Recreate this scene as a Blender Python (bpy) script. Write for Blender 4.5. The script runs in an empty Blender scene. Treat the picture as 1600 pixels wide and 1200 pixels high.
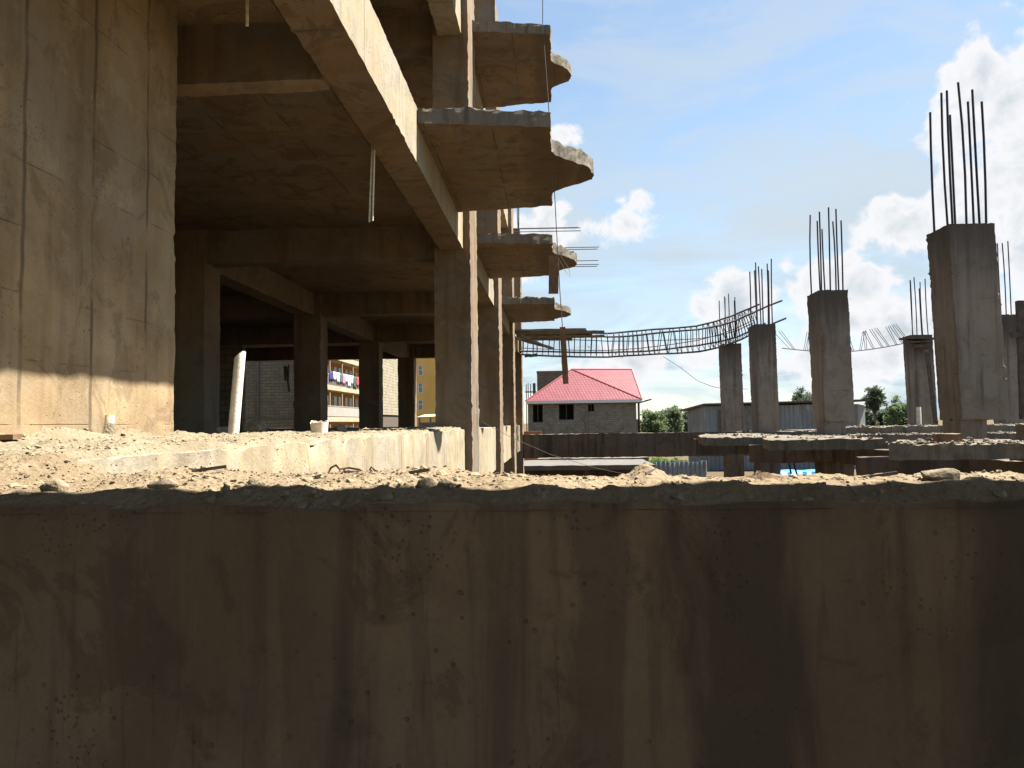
import bpy, bmesh, math, random
from mathutils import Vector, Matrix, noise, Euler
R = math.radians
random.seed(7)
scene = bpy.context.scene
COL = scene.collection

# ------------------------------------------------------------------ camera frame (eye at the origin, metres)
F = 1202.0
RHO = 0.0135
YAW, PITCH = R(3.195), R(2.901)
CAMM = Matrix.Rotation(YAW, 3, 'Z') @ Matrix.Rotation(math.pi / 2 + PITCH, 3, 'X') @ Matrix.Rotation(-RHO, 3, 'Z')
def ray(px, py):
    return CAMM @ Vector(((px - 800) / F, (600 - py) / F, -1))
def at(px, py, Y):
    d = ray(px, py)
    return d * (Y / d.y)

GROUND = -3.2
SUN_DIR = Vector((1.0, 0.3, 1.8)).normalized()

# ------------------------------------------------------------------ tagging
def tag(o, label=None, cat=None, group=None, kind=None):
    if label: o['label'] = label
    if cat: o['category'] = cat
    if group: o['group'] = group
    if kind: o['kind'] = kind
    return o
def empty(name, loc, label, cat, group=None):
    o = bpy.data.objects.new(name, None)
    o.location = loc
    o.empty_display_size = 0.2
    COL.objects.link(o)
    return tag(o, label, cat, group)
def link_mesh(name, me, mats, parent=None, loc=None):
    o = bpy.data.objects.new(name, me)
    COL.objects.link(o)
    if not isinstance(mats, (list, tuple)): mats = [mats]
    if not me.materials:
        for m in mats: me.materials.append(m)
    if parent:
        o.parent = parent
        # parts are written in world coordinates; undo the parent's own offset
        o.matrix_parent_inverse = Matrix.Identity(4)
        base = Vector((0, 0, 0)); p = parent
        while p: base += p.location; p = p.parent
        o.location = (Vector(loc) if loc else Vector((0, 0, 0))) - base
    elif loc:
        o.location = loc
    return o
def mesh(name, V, Fc, mats=None, parent=None, smooth=None, mi=None, loc=None):
    me = bpy.data.meshes.new(name)
    me.from_pydata([tuple(v) for v in V], [], Fc)
    if mi: me.polygons.foreach_set('material_index', mi)
    if smooth is not None:
        me.polygons.foreach_set('use_smooth', [True] * len(me.polygons))
        me.set_sharp_from_angle(angle=R(smooth))
    me.update()
    return link_mesh(name, me, mats, parent, loc)
def origin_to(o, loc):
    """move a top-level mesh's origin to loc without moving its geometry"""
    loc = Vector(loc)
    o.data.transform(Matrix.Translation(-loc))
    o.location = loc
    return o

# ------------------------------------------------------------------ node helper
class NT:
    def __init__(s, tree):
        s.t = tree; s.n = tree.nodes; s.l = tree.links
    def node(s, typ, **kw):
        nd = s.n.new(typ)
        for k, v in kw.items():
            setattr(nd, k, v)
        return nd
    def put(s, sock, v):
        if isinstance(v, bpy.types.NodeSocket): s.l.new(v, sock)
        elif v is not None: sock.default_value = v
    def math(s, op, a, b=None, c=None, clamp=False):
        nd = s.node('ShaderNodeMath', operation=op, use_clamp=clamp)
        s.put(nd.inputs[0], a); s.put(nd.inputs[1], b); s.put(nd.inputs[2], c)
        return nd.outputs[0]
    def vmath(s, op, a, b=None):
        nd = s.node('ShaderNodeVectorMath', operation=op)
        s.put(nd.inputs[0], a); s.put(nd.inputs[1], b)
        return nd.outputs[0]
    def noise(s, vec, scale, detail=5, rough=.55, dist=0.0):
        nd = s.node('ShaderNodeTexNoise')
        s.put(nd.inputs['Vector'], vec); s.put(nd.inputs['Scale'], scale)
        s.put(nd.inputs['Detail'], detail); s.put(nd.inputs['Roughness'], rough); s.put(nd.inputs['Distortion'], dist)
        return nd.outputs['Fac']
    def voro(s, vec, scale, feature='F1', out='Distance', rnd=1.0):
        nd = s.node('ShaderNodeTexVoronoi', feature=feature)
        s.put(nd.inputs['Vector'], vec); s.put(nd.inputs['Scale'], scale); s.put(nd.inputs['Randomness'], rnd)
        return nd.outputs[out]
    def step(s, v, lo, hi, a=0.0, b=1.0):
        nd = s.node('ShaderNodeMapRange', interpolation_type='SMOOTHSTEP')
        s.put(nd.inputs['Value'], v); s.put(nd.inputs['From Min'], lo); s.put(nd.inputs['From Max'], hi)
        s.put(nd.inputs['To Min'], a); s.put(nd.inputs['To Max'], b)
        return nd.outputs['Result']
    def mix(s, f, a, b, typ='MIX'):
        nd = s.node('ShaderNodeMix', data_type='RGBA', blend_type=typ)
        s.put(nd.inputs[0], f)
        s.put(nd.inputs[6], a if isinstance(a, bpy.types.NodeSocket) else (*a, 1))
        s.put(nd.inputs[7], b if isinstance(b, bpy.types.NodeSocket) else (*b, 1))
        return nd.outputs[2]
    def sep(s, v):
        nd = s.node('ShaderNodeSeparateXYZ'); s.put(nd.inputs[0], v); return nd.outputs
    def comb(s, x, y, z):
        nd = s.node('ShaderNodeCombineXYZ')
        for i, v in enumerate((x, y, z)): s.put(nd.inputs[i], v)
        return nd.outputs[0]
    def bump(s, h, strength, dist, normal=None):
        nd = s.node('ShaderNodeBump')
        s.put(nd.inputs['Height'], h); nd.inputs['Strength'].default_value = strength
        nd.inputs['Distance'].default_value = dist
        if normal: s.put(nd.inputs['Normal'], normal)
        return nd.outputs[0]
def new_mat(name):
    m = bpy.data.materials.new(name); m.use_nodes = True
    nt = NT(m.node_tree); nt.n.clear()
    out = nt.node('ShaderNodeOutputMaterial'); bs = nt.node('ShaderNodeBsdfPrincipled')
    nt.l.new(bs.outputs[0], out.inputs[0])
    bs.inputs['Specular IOR Level'].default_value = 0.25
    return m, nt, bs

def concrete(name, light, dark, stain, streak=0.6, scale=1.0, seam=None, pits=1.0, rough=.92, lime=None, bump=1.0, seam_col=(.05, .036, .022), streak_scale=1.0, alb=.56, seam_f=.65, bands=None, topstain=None, blot=.35, drip=.35, greyf=.6):
    """weathered cast concrete: mottling, rain streaks running down, air holes, optional form-board joints"""
    light, dark, stain = (tuple(v * alb for v in c_) for c_ in (light, dark, stain))
    if lime: lime = tuple(v * alb for v in lime)
    m, nt, bs = new_mat(name)
    pos = nt.node('ShaderNodeNewGeometry').outputs['Position']
    x, y, z = nt.sep(pos)
    big = nt.noise(pos, .9 * scale, 6, .6, .4)
    mid = nt.noise(pos, 5.0 * scale, 6, .62)
    fine = nt.noise(pos, 55 * scale, 4, .7)
    sv = nt.comb(nt.math('MULTIPLY', x, 7.0 * scale * streak_scale), nt.math('MULTIPLY', y, 7.0 * scale * streak_scale), nt.math('MULTIPLY', z, .45 * scale * streak_scale))
    st = nt.noise(sv, 1.0, 6, .6, .35)
    sv2 = nt.comb(nt.math('MULTIPLY', x, 2.3 * scale * streak_scale), nt.math('MULTIPLY', y, 2.3 * scale * streak_scale), nt.math('MULTIPLY', z, .22 * scale * streak_scale))
    st2 = nt.noise(sv2, 1.0, 5, .6, .3)
    c = nt.mix(nt.step(big, .34, .66), dark, light)
    c = nt.mix(nt.math('MULTIPLY', nt.step(mid, .45, .72), .55), c, dark)
    gm = sum(light) / 3
    c = nt.mix(nt.math('MULTIPLY', nt.step(nt.noise(pos, 1.5 * scale, 6, .65, .7), .44, .62), greyf), c, (gm * 1.02, gm * .93, gm * .80))
    blotch = nt.noise(pos, 2.6 * scale, 8, .7, 1.2)
    c = nt.mix(nt.math('MULTIPLY', nt.step(blotch, .53, .60), blot), c, tuple(v * .62 for v in dark))
    c = nt.mix(nt.math('MULTIPLY', nt.step(st, .50, .70), streak), c, stain)
    c = nt.mix(nt.math('MULTIPLY', nt.step(st2, .52, .68), streak * .9), c, stain)
    dv = nt.noise(nt.comb(nt.math('MULTIPLY', x, 26.0 * scale), nt.math('MULTIPLY', y, 26.0 * scale), nt.math('MULTIPLY', z, 1.1 * scale)), 1.0, 4, .6, .5)
    dg = nt.math('MULTIPLY', nt.step(dv, .60, .66), nt.step(nt.noise(pos, 1.9 * scale, 4), .47, .6))
    c = nt.mix(nt.math('MULTIPLY', dg, drip), c, tuple(v * .75 for v in stain))
    dl = nt.math('MULTIPLY', nt.step(dv, .40, .35), nt.step(nt.noise(pos, 2.1 * scale, 4, .6, .3), .50, .62))
    c = nt.mix(nt.math('MULTIPLY', dl, drip * .6), c, tuple(min(1, v * 1.25) for v in light))
    if lime:
        lm = nt.math('MULTIPLY', nt.step(nt.noise(pos, 3.1 * scale, 8, .72, .15), .54, .70), .6)
        c = nt.mix(lm, c, lime)
    c = nt.mix(nt.math('MULTIPLY', nt.step(fine, .42, .75), .28), c, nt.mix(.5, c, (.02, .016, .01)))
    if bands:
        # wide water stains that have run down from the top
        wob = nt.math('MULTIPLY', nt.math('SUBTRACT', nt.noise(nt.comb(nt.math('MULTIPLY', x, 9.0), nt.math('MULTIPLY', y, 3.0), nt.math('MULTIPLY', z, 1.1)), 1.0, 6, .65, .4), .5), .34)
        for xc, w_, f_ in bands:
            q = nt.math('ABSOLUTE', nt.math('SUBTRACT', nt.math('ADD', x, wob), xc))
            c = nt.mix(nt.math('MULTIPLY', nt.step(q, w_ * .55, w_ * 1.25, 1.0, 0.0), f_), c, stain)
    if topstain:
        z0, z1, f_ = topstain
        tz = nt.math('ADD', z, nt.math('MULTIPLY', nt.math('SUBTRACT', nt.noise(sv, 1.2, 5, .6), .5), 1.6))
        c = nt.mix(nt.math('MULTIPLY', nt.step(tz, z0, z1), f_), c, stain)
    # air holes
    vd = nt.voro(pos, 46 * scale)
    gate = nt.step(nt.noise(pos, 3.2 * scale, 3), .50, .66)
    hole = nt.math('MULTIPLY', nt.step(vd, .13, .22, 1.0, 0.0), gate)
    vd2 = nt.voro(pos, 15 * scale)
    hole2 = nt.math('MULTIPLY', nt.step(vd2, .07, .11, 1.0, 0.0), nt.step(nt.noise(pos, 1.7 * scale, 2), .48, .6))
    hole = nt.math('MULTIPLY', nt.math('MAXIMUM', hole, hole2), pits)
    h = nt.math('ADD', nt.math('MULTIPLY', mid, .6), nt.math('MULTIPLY', fine, .35))
    h = nt.math('SUBTRACT', h, nt.math('MULTIPLY', hole, .9))
    c = nt.mix(nt.math('MULTIPLY', hole, .75), c, seam_col)
    if seam:
        # joints of the form boards: (axis output, spacing, offset) pairs
        line = None
        for ax, sp, off, w in seam:
            a = {'x': x, 'y': y, 'z': z}[ax]
            wob = nt.math('MULTIPLY', nt.math('SUBTRACT', nt.noise(pos, 3, 3), .5), .012)
            q = nt.math('ADD', nt.math('ADD', a, -off), wob)
            fr = nt.math('ABSOLUTE', nt.math('SUBTRACT', nt.math('FRACT', nt.math('ADD', nt.math('DIVIDE', q, sp), .5)), .5))
            dd = nt.math('MULTIPLY', fr, sp)
            g0, g1 = (.36, .58) if ax != 'z' else (.47, .64)
            ln = nt.math('MULTIPLY', nt.step(dd, w * .3, w, 1.0, 0.0), nt.step(nt.noise(pos, 2.6, 4), g0, g1))
            line = ln if line is None else nt.math('MAXIMUM', line, ln)
        c = nt.mix(nt.math('MULTIPLY', line, seam_f), c, seam_col)
        h = nt.math('SUBTRACT', h, nt.math('MULTIPLY', line, .9 * seam_f))
    nt.put(bs.inputs['Base Color'], c)
    bs.inputs['Roughness'].default_value = rough
    nt.put(bs.inputs['Normal'], nt.bump(h, .75 * bump, .012 / scale))
    return m

def plain(name, col, rough=.6, metal=0.0, var=.25, scale=8.0, bump=.3, spec=.3):
    m, nt, bs = new_mat(name)
    pos = nt.node('ShaderNodeTexCoord').outputs['Object']
    n = nt.noise(pos, scale, 6, .65)
    dk = tuple(c * (1 - var) for c in col); lt = tuple(min(1, c * (1 + var * .6)) for c in col)
    nt.put(bs.inputs['Base Color'], nt.mix(nt.step(n, .3, .7), dk, lt))
    bs.inputs['Roughness'].default_value = rough; bs.inputs['Metallic'].default_value = metal
    bs.inputs['Specular IOR Level'].default_value = spec
    if bump: nt.put(bs.inputs['Normal'], nt.bump(nt.noise(pos, scale * 6, 4), bump, .01))
    return m

def blockwork(name, a, b, mortar, bw, bh, axis='x', mort=.02, dirt=None):
    m, nt, bs = new_mat(name)
    pos = nt.node('ShaderNodeNewGeometry').outputs['Position']
    x, y, z = nt.sep(pos)
    hx = {'x': x, 'y': y, 'xy': nt.math('ADD', x, y)}[axis]
    br = nt.node('ShaderNodeTexBrick')
    nt.put(br.inputs['Vector'], nt.comb(hx, z, 0.0))
    br.inputs['Color1'].default_value = (*a, 1); br.inputs['Color2'].default_value = (*b, 1); br.inputs['Mortar'].default_value = (*mortar, 1)
    br.inputs['Scale'].default_value = 1.0; br.inputs['Brick Width'].default_value = bw; br.inputs['Row Height'].default_value = bh
    br.inputs['Mortar Size'].default_value = mort; br.inputs['Mortar Smooth'].default_value = .3
    n = nt.noise(pos, 1.4, 6, .65); n2 = nt.noise(pos, 14, 5, .7)
    c = nt.mix(nt.math('MULTIPLY', nt.step(n, .4, .7), .5), br.outputs[0], dirt or tuple(v * .45 for v in a))
    c = nt.mix(nt.math('MULTIPLY', nt.step(n2, .45, .7), .35), c, tuple(v * .5 for v in b))
    nt.put(bs.inputs['Base Color'], c); bs.inputs['Roughness'].default_value = .95
    h = nt.math('SUBTRACT', nt.math('MULTIPLY', n2, .5), br.outputs['Fac'])
    nt.put(bs.inputs['Normal'], nt.bump(h, .6, .03))
    return m

def iron_sheet(name, col, rust):
    m, nt, bs = new_mat(name)
    pos = nt.node('ShaderNodeNewGeometry').outputs['Position']
    x, y, z = nt.sep(pos)
    sv = nt.comb(nt.math('MULTIPLY', x, 2.2), nt.math('MULTIPLY', y, 2.2), nt.math('MULTIPLY', z, .5))
    n = nt.noise(sv, 1.0, 7, .65, .5); n2 = nt.noise(pos, 2.4, 5, .6, 1.0)
    sheet = nt.voro(nt.comb(nt.math('MULTIPLY', nt.math('ADD', x, y), 1.15), 0.0, nt.math('MULTIPLY', z, .4)), 1.0, out='Color')
    c = nt.mix(nt.math('MULTIPLY', nt.sep(sheet)[0], .5), col, tuple(v * .55 for v in col))
    c = nt.mix(nt.step(n, .55, .7), c, tuple(min(1, v * 1.5) for v in col))
    c = nt.mix(nt.math('MULTIPLY', nt.step(n2, .55, .68), .8), c, rust)
    nt.put(bs.inputs['Base Color'], c); bs.inputs['Roughness'].default_value = .55; bs.inputs['Metallic'].default_value = .25
    return m

# ------------------------------------------------------------------ materials
M = {}
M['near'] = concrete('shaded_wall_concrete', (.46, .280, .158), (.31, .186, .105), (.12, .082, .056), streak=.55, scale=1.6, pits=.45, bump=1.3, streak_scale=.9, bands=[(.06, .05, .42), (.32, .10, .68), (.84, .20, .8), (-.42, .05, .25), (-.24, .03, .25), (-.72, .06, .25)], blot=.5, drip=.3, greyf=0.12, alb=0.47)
M['formwall'] = concrete('form_board_concrete', (.68, .505, .29), (.42, .295, .165), (.24, .158, .085), streak=.42, blot=.5, drip=.2, scale=1.1,
                         seam=[('y', .53, 3.85, .018), ('z', .30, .02, .004)], seam_f=.7, lime=(.62, .52, .36), pits=1.0, bump=.8, alb=0.45, greyf=0.25)
M['frame'] = concrete('building_concrete', (.50, .35, .205), (.37, .25, .145), (.20, .13, .075), streak=.45, scale=.8, lime=(.52, .45, .34), alb=0.385)
M['beamface'] = concrete('edge_beam_concrete', (.62, .51, .335), (.52, .415, .26), (.32, .24, .15), streak=.5, scale=1.0, seam=[('y', 1.15, .3, .012)], lime=(.66, .58, .44), alb=0.45)
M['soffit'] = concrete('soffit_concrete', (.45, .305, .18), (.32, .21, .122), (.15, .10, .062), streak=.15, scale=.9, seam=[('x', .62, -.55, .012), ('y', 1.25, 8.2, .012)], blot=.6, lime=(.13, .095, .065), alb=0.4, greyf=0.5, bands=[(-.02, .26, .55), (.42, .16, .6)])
M['fascia'] = concrete('weathered_slab_edge', (.35, .295, .215), (.23, .192, .14), (.09, .076, .056), streak=.6, scale=1.6, pits=1.0, bump=1.5, alb=0.46)
M['grey'] = concrete('grey_column_concrete', (.36, .298, .238), (.27, .22, .172), (.085, .070, .058), streak=.65, scale=1.0, seam=[('z', .95, .55, .01)], seam_f=.3, lime=(.38, .31, .24), pits=1.0, bump=1.3, topstain=(1.3, 2.6, .9), greyf=0.4, alb=0.66)
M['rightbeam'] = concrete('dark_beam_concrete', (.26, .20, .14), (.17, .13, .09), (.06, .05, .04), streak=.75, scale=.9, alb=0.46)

def sand_mat(name, a, b, c3):
    m, nt, bs = new_mat(name)
    pos = nt.node('ShaderNodeNewGeometry').outputs['Position']
    n = nt.noise(pos, 5, 6, .65, .4); f = nt.noise(pos, 90, 4, .7); v = nt.voro(pos, 70)
    c = nt.mix(nt.step(n, .35, .65), a, b)
    c = nt.mix(nt.math('MULTIPLY', nt.step(f, .45, .7), .45), c, c3)
    nt.put(bs.inputs['Base Color'], c); bs.inputs['Roughness'].default_value = 1.0; bs.inputs['Specular IOR Level'].default_value = .1
    h = nt.math('ADD', nt.math('MULTIPLY', f, .6), nt.math('MULTIPLY', v, .5))
    h = nt.math('ADD', h, nt.math('MULTIPLY', nt.noise(pos, 28, 4, .6), 1.2))
    nt.put(bs.inputs['Normal'], nt.bump(h, 1.0, .010))
    return m
M['sand'] = sand_mat('tan_sand', (.145, .108, .068), (.185, .146, .097), (.085, .063, .04))
M['dust'] = sand_mat('pale_mortar_dust', (.15, .124, .083), (.20, .168, .118), (.07, .057, .037))
M['stone'] = plain('dusty_stone', (.20, .155, .105), .95, var=.4, scale=25, bump=.8)
M['stone_pale'] = plain('pale_stone', (.24, .19, .12), .95, var=.35, scale=25, bump=.8)
M['debris'] = plain('grey_mortar_debris', (.14, .12, .095), .95, var=.5, scale=20, bump=.8)
M['earth'] = sand_mat('site_earth', (.095, .068, .04), (.08, .06, .034), (.05, .05, .024))
M['steel'] = plain('dark_reinforcing_steel', (.035, .033, .04), .7, .3, var=.3, scale=30)
M['rust'] = plain('rusty_steel', (.07, .03, .018), .85, .1, var=.4, scale=40)
M['rod'] = plain('dusty_rods', (.55, .50, .40), .8, var=.3, scale=30)
M['wire'] = plain('grey_wire', (.07, .065, .06), .7, .2)
M['pvc'] = plain('white_pvc', (.62, .57, .48), .5, var=.25, scale=12, bump=.3)
M['pvc_dirty'] = plain('cream_pvc', (.60, .50, .36), .6, var=.2, scale=15)
M['timber'] = plain('brown_timber', (.15, .09, .05), .85, var=.45, scale=6, bump=.6)
M['timber_dark'] = plain('weathered_timber', (.085, .065, .05), .9, var=.4, scale=7, bump=.6)
M['board'] = plain('cement_caked_boards', (.14, .125, .10), .95, var=.5, scale=5, bump=.8)
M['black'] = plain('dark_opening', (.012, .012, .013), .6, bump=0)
M['sack'] = plain('brown_sack', (.062, .036, .017), .9, var=.3, scale=12, bump=.3)

# ------------------------------------------------------------------ shape makers
def rbox(lo, hi, seg=.06, amp=.004, eamp=.012, freq=14, maxn=220, seed=0.0, lean=(0, 0), skip=()):
    """a box cast in rough concrete: gridded faces, ragged arrises. returns V, F"""
    lo, hi = Vector(lo), Vector(hi)
    sg = seg if isinstance(seg, (tuple, list)) else (seg,) * 3
    n = [max(1, min(maxn, round((hi[i] - lo[i]) / sg[i]))) for i in range(3)]
    idx = {}; V = []; Fc = []
    off = Vector((seed * 3.7, seed * 1.3, -seed * 2.1))
    def vid(i, j, k):
        key = (i, j, k)
        r = idx.get(key)
        if r is None:
            t = (i / n[0], j / n[1], k / n[2])
            p = Vector((lo[a] + (hi[a] - lo[a]) * t[a] for a in range(3)))
            nb = (i in (0, n[0])) + (j in (0, n[1])) + (k in (0, n[2]))
            q = p + off
            d = noise.noise_vector(q * 2.2) * amp * 1.5 + noise.noise_vector(q * freq) * amp
            if nb >= 2:
                w = noise.noise_vector(q * freq * 1.3)
                g = max(0, noise.noise(q * 2.3) + .6 * noise.noise(q * 7.1) - .05)
                d += w * eamp * (.12 + .9 * g) + noise.noise_vector(q * 61) * eamp * (.35 + 1.7 * g) + noise.noise_vector(q * 23) * eamp * 1.6 * g * g
            p = p + d
            p.x += lean[0] * (t[2]); p.y += lean[1] * (t[2])
            r = len(V); V.append(p); idx[key] = r
        return r
    a, b, c = n
    for i in range(a):
        for j in range(b):
            if '-z' not in skip: Fc.append((vid(i, j, 0), vid(i, j + 1, 0), vid(i + 1, j + 1, 0), vid(i + 1, j, 0)))
            if '+z' not in skip: Fc.append((vid(i, j, c), vid(i + 1, j, c), vid(i + 1, j + 1, c), vid(i, j + 1, c)))
    for i in range(a):
        for k in range(c):
            if '-y' not in skip: Fc.append((vid(i, 0, k), vid(i + 1, 0, k), vid(i + 1, 0, k + 1), vid(i, 0, k + 1)))
            if '+y' not in skip: Fc.append((vid(i, b, k), vid(i, b, k + 1), vid(i + 1, b, k + 1), vid(i + 1, b, k)))
    for j in range(b):
        for k in range(c):
            if '-x' not in skip: Fc.append((vid(0, j, k), vid(0, j, k + 1), vid(0, j + 1, k + 1), vid(0, j + 1, k)))
            if '+x' not in skip: Fc.append((vid(a, j, k), vid(a, j + 1, k), vid(a, j + 1, k + 1), vid(a, j, k + 1)))
    return V, Fc
def rough_box(name, lo, hi, mat, parent=None, **kw):
    V, Fc = rbox(lo, hi, **kw)
    return mesh(name, V, Fc, mat, parent, smooth=35)
def under(o, mat):  # form-stained underside, also darkened in colour for the shade below the beam
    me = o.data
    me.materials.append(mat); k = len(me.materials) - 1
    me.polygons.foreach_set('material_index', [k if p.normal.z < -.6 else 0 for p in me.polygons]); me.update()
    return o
def merge(*parts):
    V, Fc = [], []
    for v, f in parts:
        o = len(V); V += list(v); Fc += [tuple(i + o for i in t) for t in f]
    return V, Fc
def box(lo, hi):
    x0, y0, z0 = lo; x1, y1, z1 = hi
    V = [Vector(p) for p in ((x0, y0, z0), (x1, y0, z0), (x1, y1, z0), (x0, y1, z0), (x0, y0, z1), (x1, y0, z1), (x1, y1, z1), (x0, y1, z1))]
    return V, [(0, 3, 2, 1), (4, 5, 6, 7), (0, 1, 5, 4), (1, 2, 6, 5), (2, 3, 7, 6), (3, 0, 4, 7)]
def tube(path, r, n=6, cap=True):
    path = [Vector(p) for p in path]
    V, Fc = [], []
    up = None
    for i, p in enumerate(path):
        a = path[max(0, i - 1)]; b = path[min(len(path) - 1, i + 1)]
        t = (b - a).normalized()
        if up is None:
            up = t.orthogonal().normalized()
        else:
            up = (up - t * up.dot(t))
            up = up.normalized() if up.length > 1e-6 else t.orthogonal().normalized()
        s = t.cross(up)
        rr = r[i] if isinstance(r, (list, tuple)) else r
        for k in range(n):
            an = 2 * math.pi * k / n
            V.append(p + (up * math.cos(an) + s * math.sin(an)) * rr)
    for i in range(len(path) - 1):
        for k in range(n):
            k2 = (k + 1) % n
            Fc.append((i * n + k, i * n + k2, (i + 1) * n + k2, (i + 1) * n + k))
    if cap:
        Fc.append(tuple(reversed(range(n)))); Fc.append(tuple(range((len(path) - 1) * n, len(path) * n)))
    return V, Fc
def oriented_box(p0, p1, w, t, wob=0.0, seed=0, segs=8):
    """a sawn board from p0 to p1, w wide, t thick"""
    p0, p1 = Vector(p0), Vector(p1)
    d = (p1 - p0).normalized()
    s = d.cross(Vector((0, 1, 0)))
    s = s.normalized() if s.length > .05 else Vector((1, 0, 0))
    u = s.cross(d)
    V, Fc = [], []
    for i in range(segs + 1):
        c = p0.lerp(p1, i / segs)
        for a, b in ((-1, -1), (1, -1), (1, 1), (-1, 1)):
            q = c + s * a * w / 2 + u * b * t / 2
            V.append(q + noise.noise_vector(q * 7 + Vector((seed, 0, 0))) * wob)
    for i in range(segs):
        for k in range(4):
            k2 = (k + 1) % 4
            Fc.append((i * 4 + k, i * 4 + k2, i * 4 + 4 + k2, i * 4 + 4 + k))
    Fc.append((3, 2, 1, 0)); e = segs * 4; Fc.append((e, e + 1, e + 2, e + 3))
    return V, Fc
def stone_mesh(name, rx, ry, rz, seed, mat, npts=22):
    rnd = random.Random(seed)
    bm = bmesh.new()
    for _ in range(npts):
        v = Vector((rnd.gauss(0, 1), rnd.gauss(0, 1), rnd.gauss(0, 1))).normalized() * rnd.uniform(.82, 1.0)
        bm.verts.new((v.x * rx, v.y * ry, v.z * rz))
    g = bmesh.ops.convex_hull(bm, input=bm.verts)
    junk = [e for e in g['geom_interior'] if isinstance(e, bmesh.types.BMVert)]
    if junk: bmesh.ops.delete(bm, geom=junk, context='VERTS')
    bmesh.ops.remove_doubles(bm, verts=bm.verts, dist=min(rx, ry, rz) * .35)
    bmesh.ops.bevel(bm, geom=list(bm.edges), offset=min(rx, ry, rz) * .10, segments=1, affect='EDGES', clamp_overlap=True)
    zmin = min(v.co.z for v in bm.verts)
    for v in bm.verts: v.co.z -= zmin
    me = bpy.data.meshes.new(name); bm.to_mesh(me); bm.free()
    me.materials.append(mat)
    return me
def gravel(name, pts, sizes, mat, label, cat, seed=1):
    """uncountable crumbs of mortar and grit: one stuff object"""
    rnd = random.Random(seed)
    temps = []
    for s in range(7):
        me = stone_mesh('tmp', 1, rnd.uniform(.6, 1), rnd.uniform(.4, .75), 100 + s, mat, 11)
        temps.append(([v.co.copy() for v in me.vertices], [tuple(p.vertices) for p in me.polygons])); bpy.data.meshes.remove(me)
    V, Fc = [], []
    for p, s in zip(pts, sizes):
        tv, tf = rnd.choice(temps)
        mt = Euler((rnd.uniform(-.5, .5), rnd.uniform(-.5, .5), rnd.uniform(0, 6.28))).to_matrix()
        o = len(V)
        V += [Vector(p) + mt @ (v * s) for v in tv]; Fc += [tuple(i + o for i in f) for f in tf]
    o = mesh(name, V, Fc, mat)
    return tag(o, label, cat, kind='stuff')
def fbm(x, y, z=0.0, o=5, H=.9):
    return noise.fractal(Vector((x, y, z)), H, 2.0, o)
def slab_prism(name, outline, ztop, zbot, mats, parent, seg=.06, jit=.010, seed=0, crumb=.022):
    """cantilever slab from a plan outline with crumbling top arris; mats = [edge/top, underside]"""
    pts = []
    n = len(outline)
    for i in range(n):
        a, b = Vector(outline[i]), Vector(outline[(i + 1) % n])
        k = max(1, round((b - a).length / seg))
        for j in range(k): pts.append(a.lerp(b, j / k))
    N = len(pts)
    rows = [zbot, zbot + (ztop - zbot) * .35, zbot + (ztop - zbot) * .75, ztop]
    V = []
    for r, z in enumerate(rows):
        for p in pts:
            q = Vector((p.x, p.y, z + seed * 3))
            d = noise.noise_vector(q * 6) * jit + noise.noise_vector(q * 23) * jit * .8
            dz = 0
            if r == 3:
                g = max(0, noise.noise(q * 2.9 + Vector((7, 3, 1))) + .35); dz = (noise.noise(q * 11) * 1.3 + noise.noise(q * 33) * .35 + noise.noise(q * 5) * .6) * crumb * (.3 + 1.3 * g)
            if r == 0: dz = noise.noise(q * 9) * crumb * .5
            V.append(Vector((p.x + d.x, p.y + d.y, z + dz)))
    Fc, mi = [], []
    for r in range(3):
        for i in range(N):
            j = (i + 1) % N
            Fc.append((r * N + i, r * N + j, (r + 1) * N + j, (r + 1) * N + i)); mi.append(0)
    Fc.append(tuple(range(3 * N, 4 * N))); mi.append(0)
    Fc.append(tuple(reversed(range(N)))); mi.append(1)
    me = bpy.data.meshes.new(name)
    me.from_pydata([tuple(v) for v in V], [], Fc)
    for m in mats: me.materials.append(m)
    me.polygons.foreach_set('material_index', mi)
    bm = bmesh.new(); bm.from_mesh(me)
    bmesh.ops.recalc_face_normals(bm, faces=bm.faces)
    bmesh.ops.triangulate(bm, faces=[f for f in bm.faces if len(f.verts) > 4])
    bm.to_mesh(me); bm.free()
    return link_mesh(name, me, mats, parent)
def starters(parent, x0, x1, y0, y1, ztop, length, rad, spots, seed):
    rnd = random.Random(seed)
    for fx, fy in spots:
        p = Vector((x0 + (x1 - x0) * fx, y0 + (y1 - y0) * fy, ztop - .03))
        L = length * rnd.uniform(.86, 1.06)
        t = Vector((rnd.uniform(-.014, .014), rnd.uniform(-.014, .014), 1)) * L
        b = Vector((rnd.uniform(-.015, .015), rnd.uniform(-.015, .015), 0))
        V, Fc = tube([p, p + t * .35 + b, p + t * .7 + b, p + t], rad)
        mesh('starter_bar', V, Fc, M['steel'], parent, smooth=60)

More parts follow.
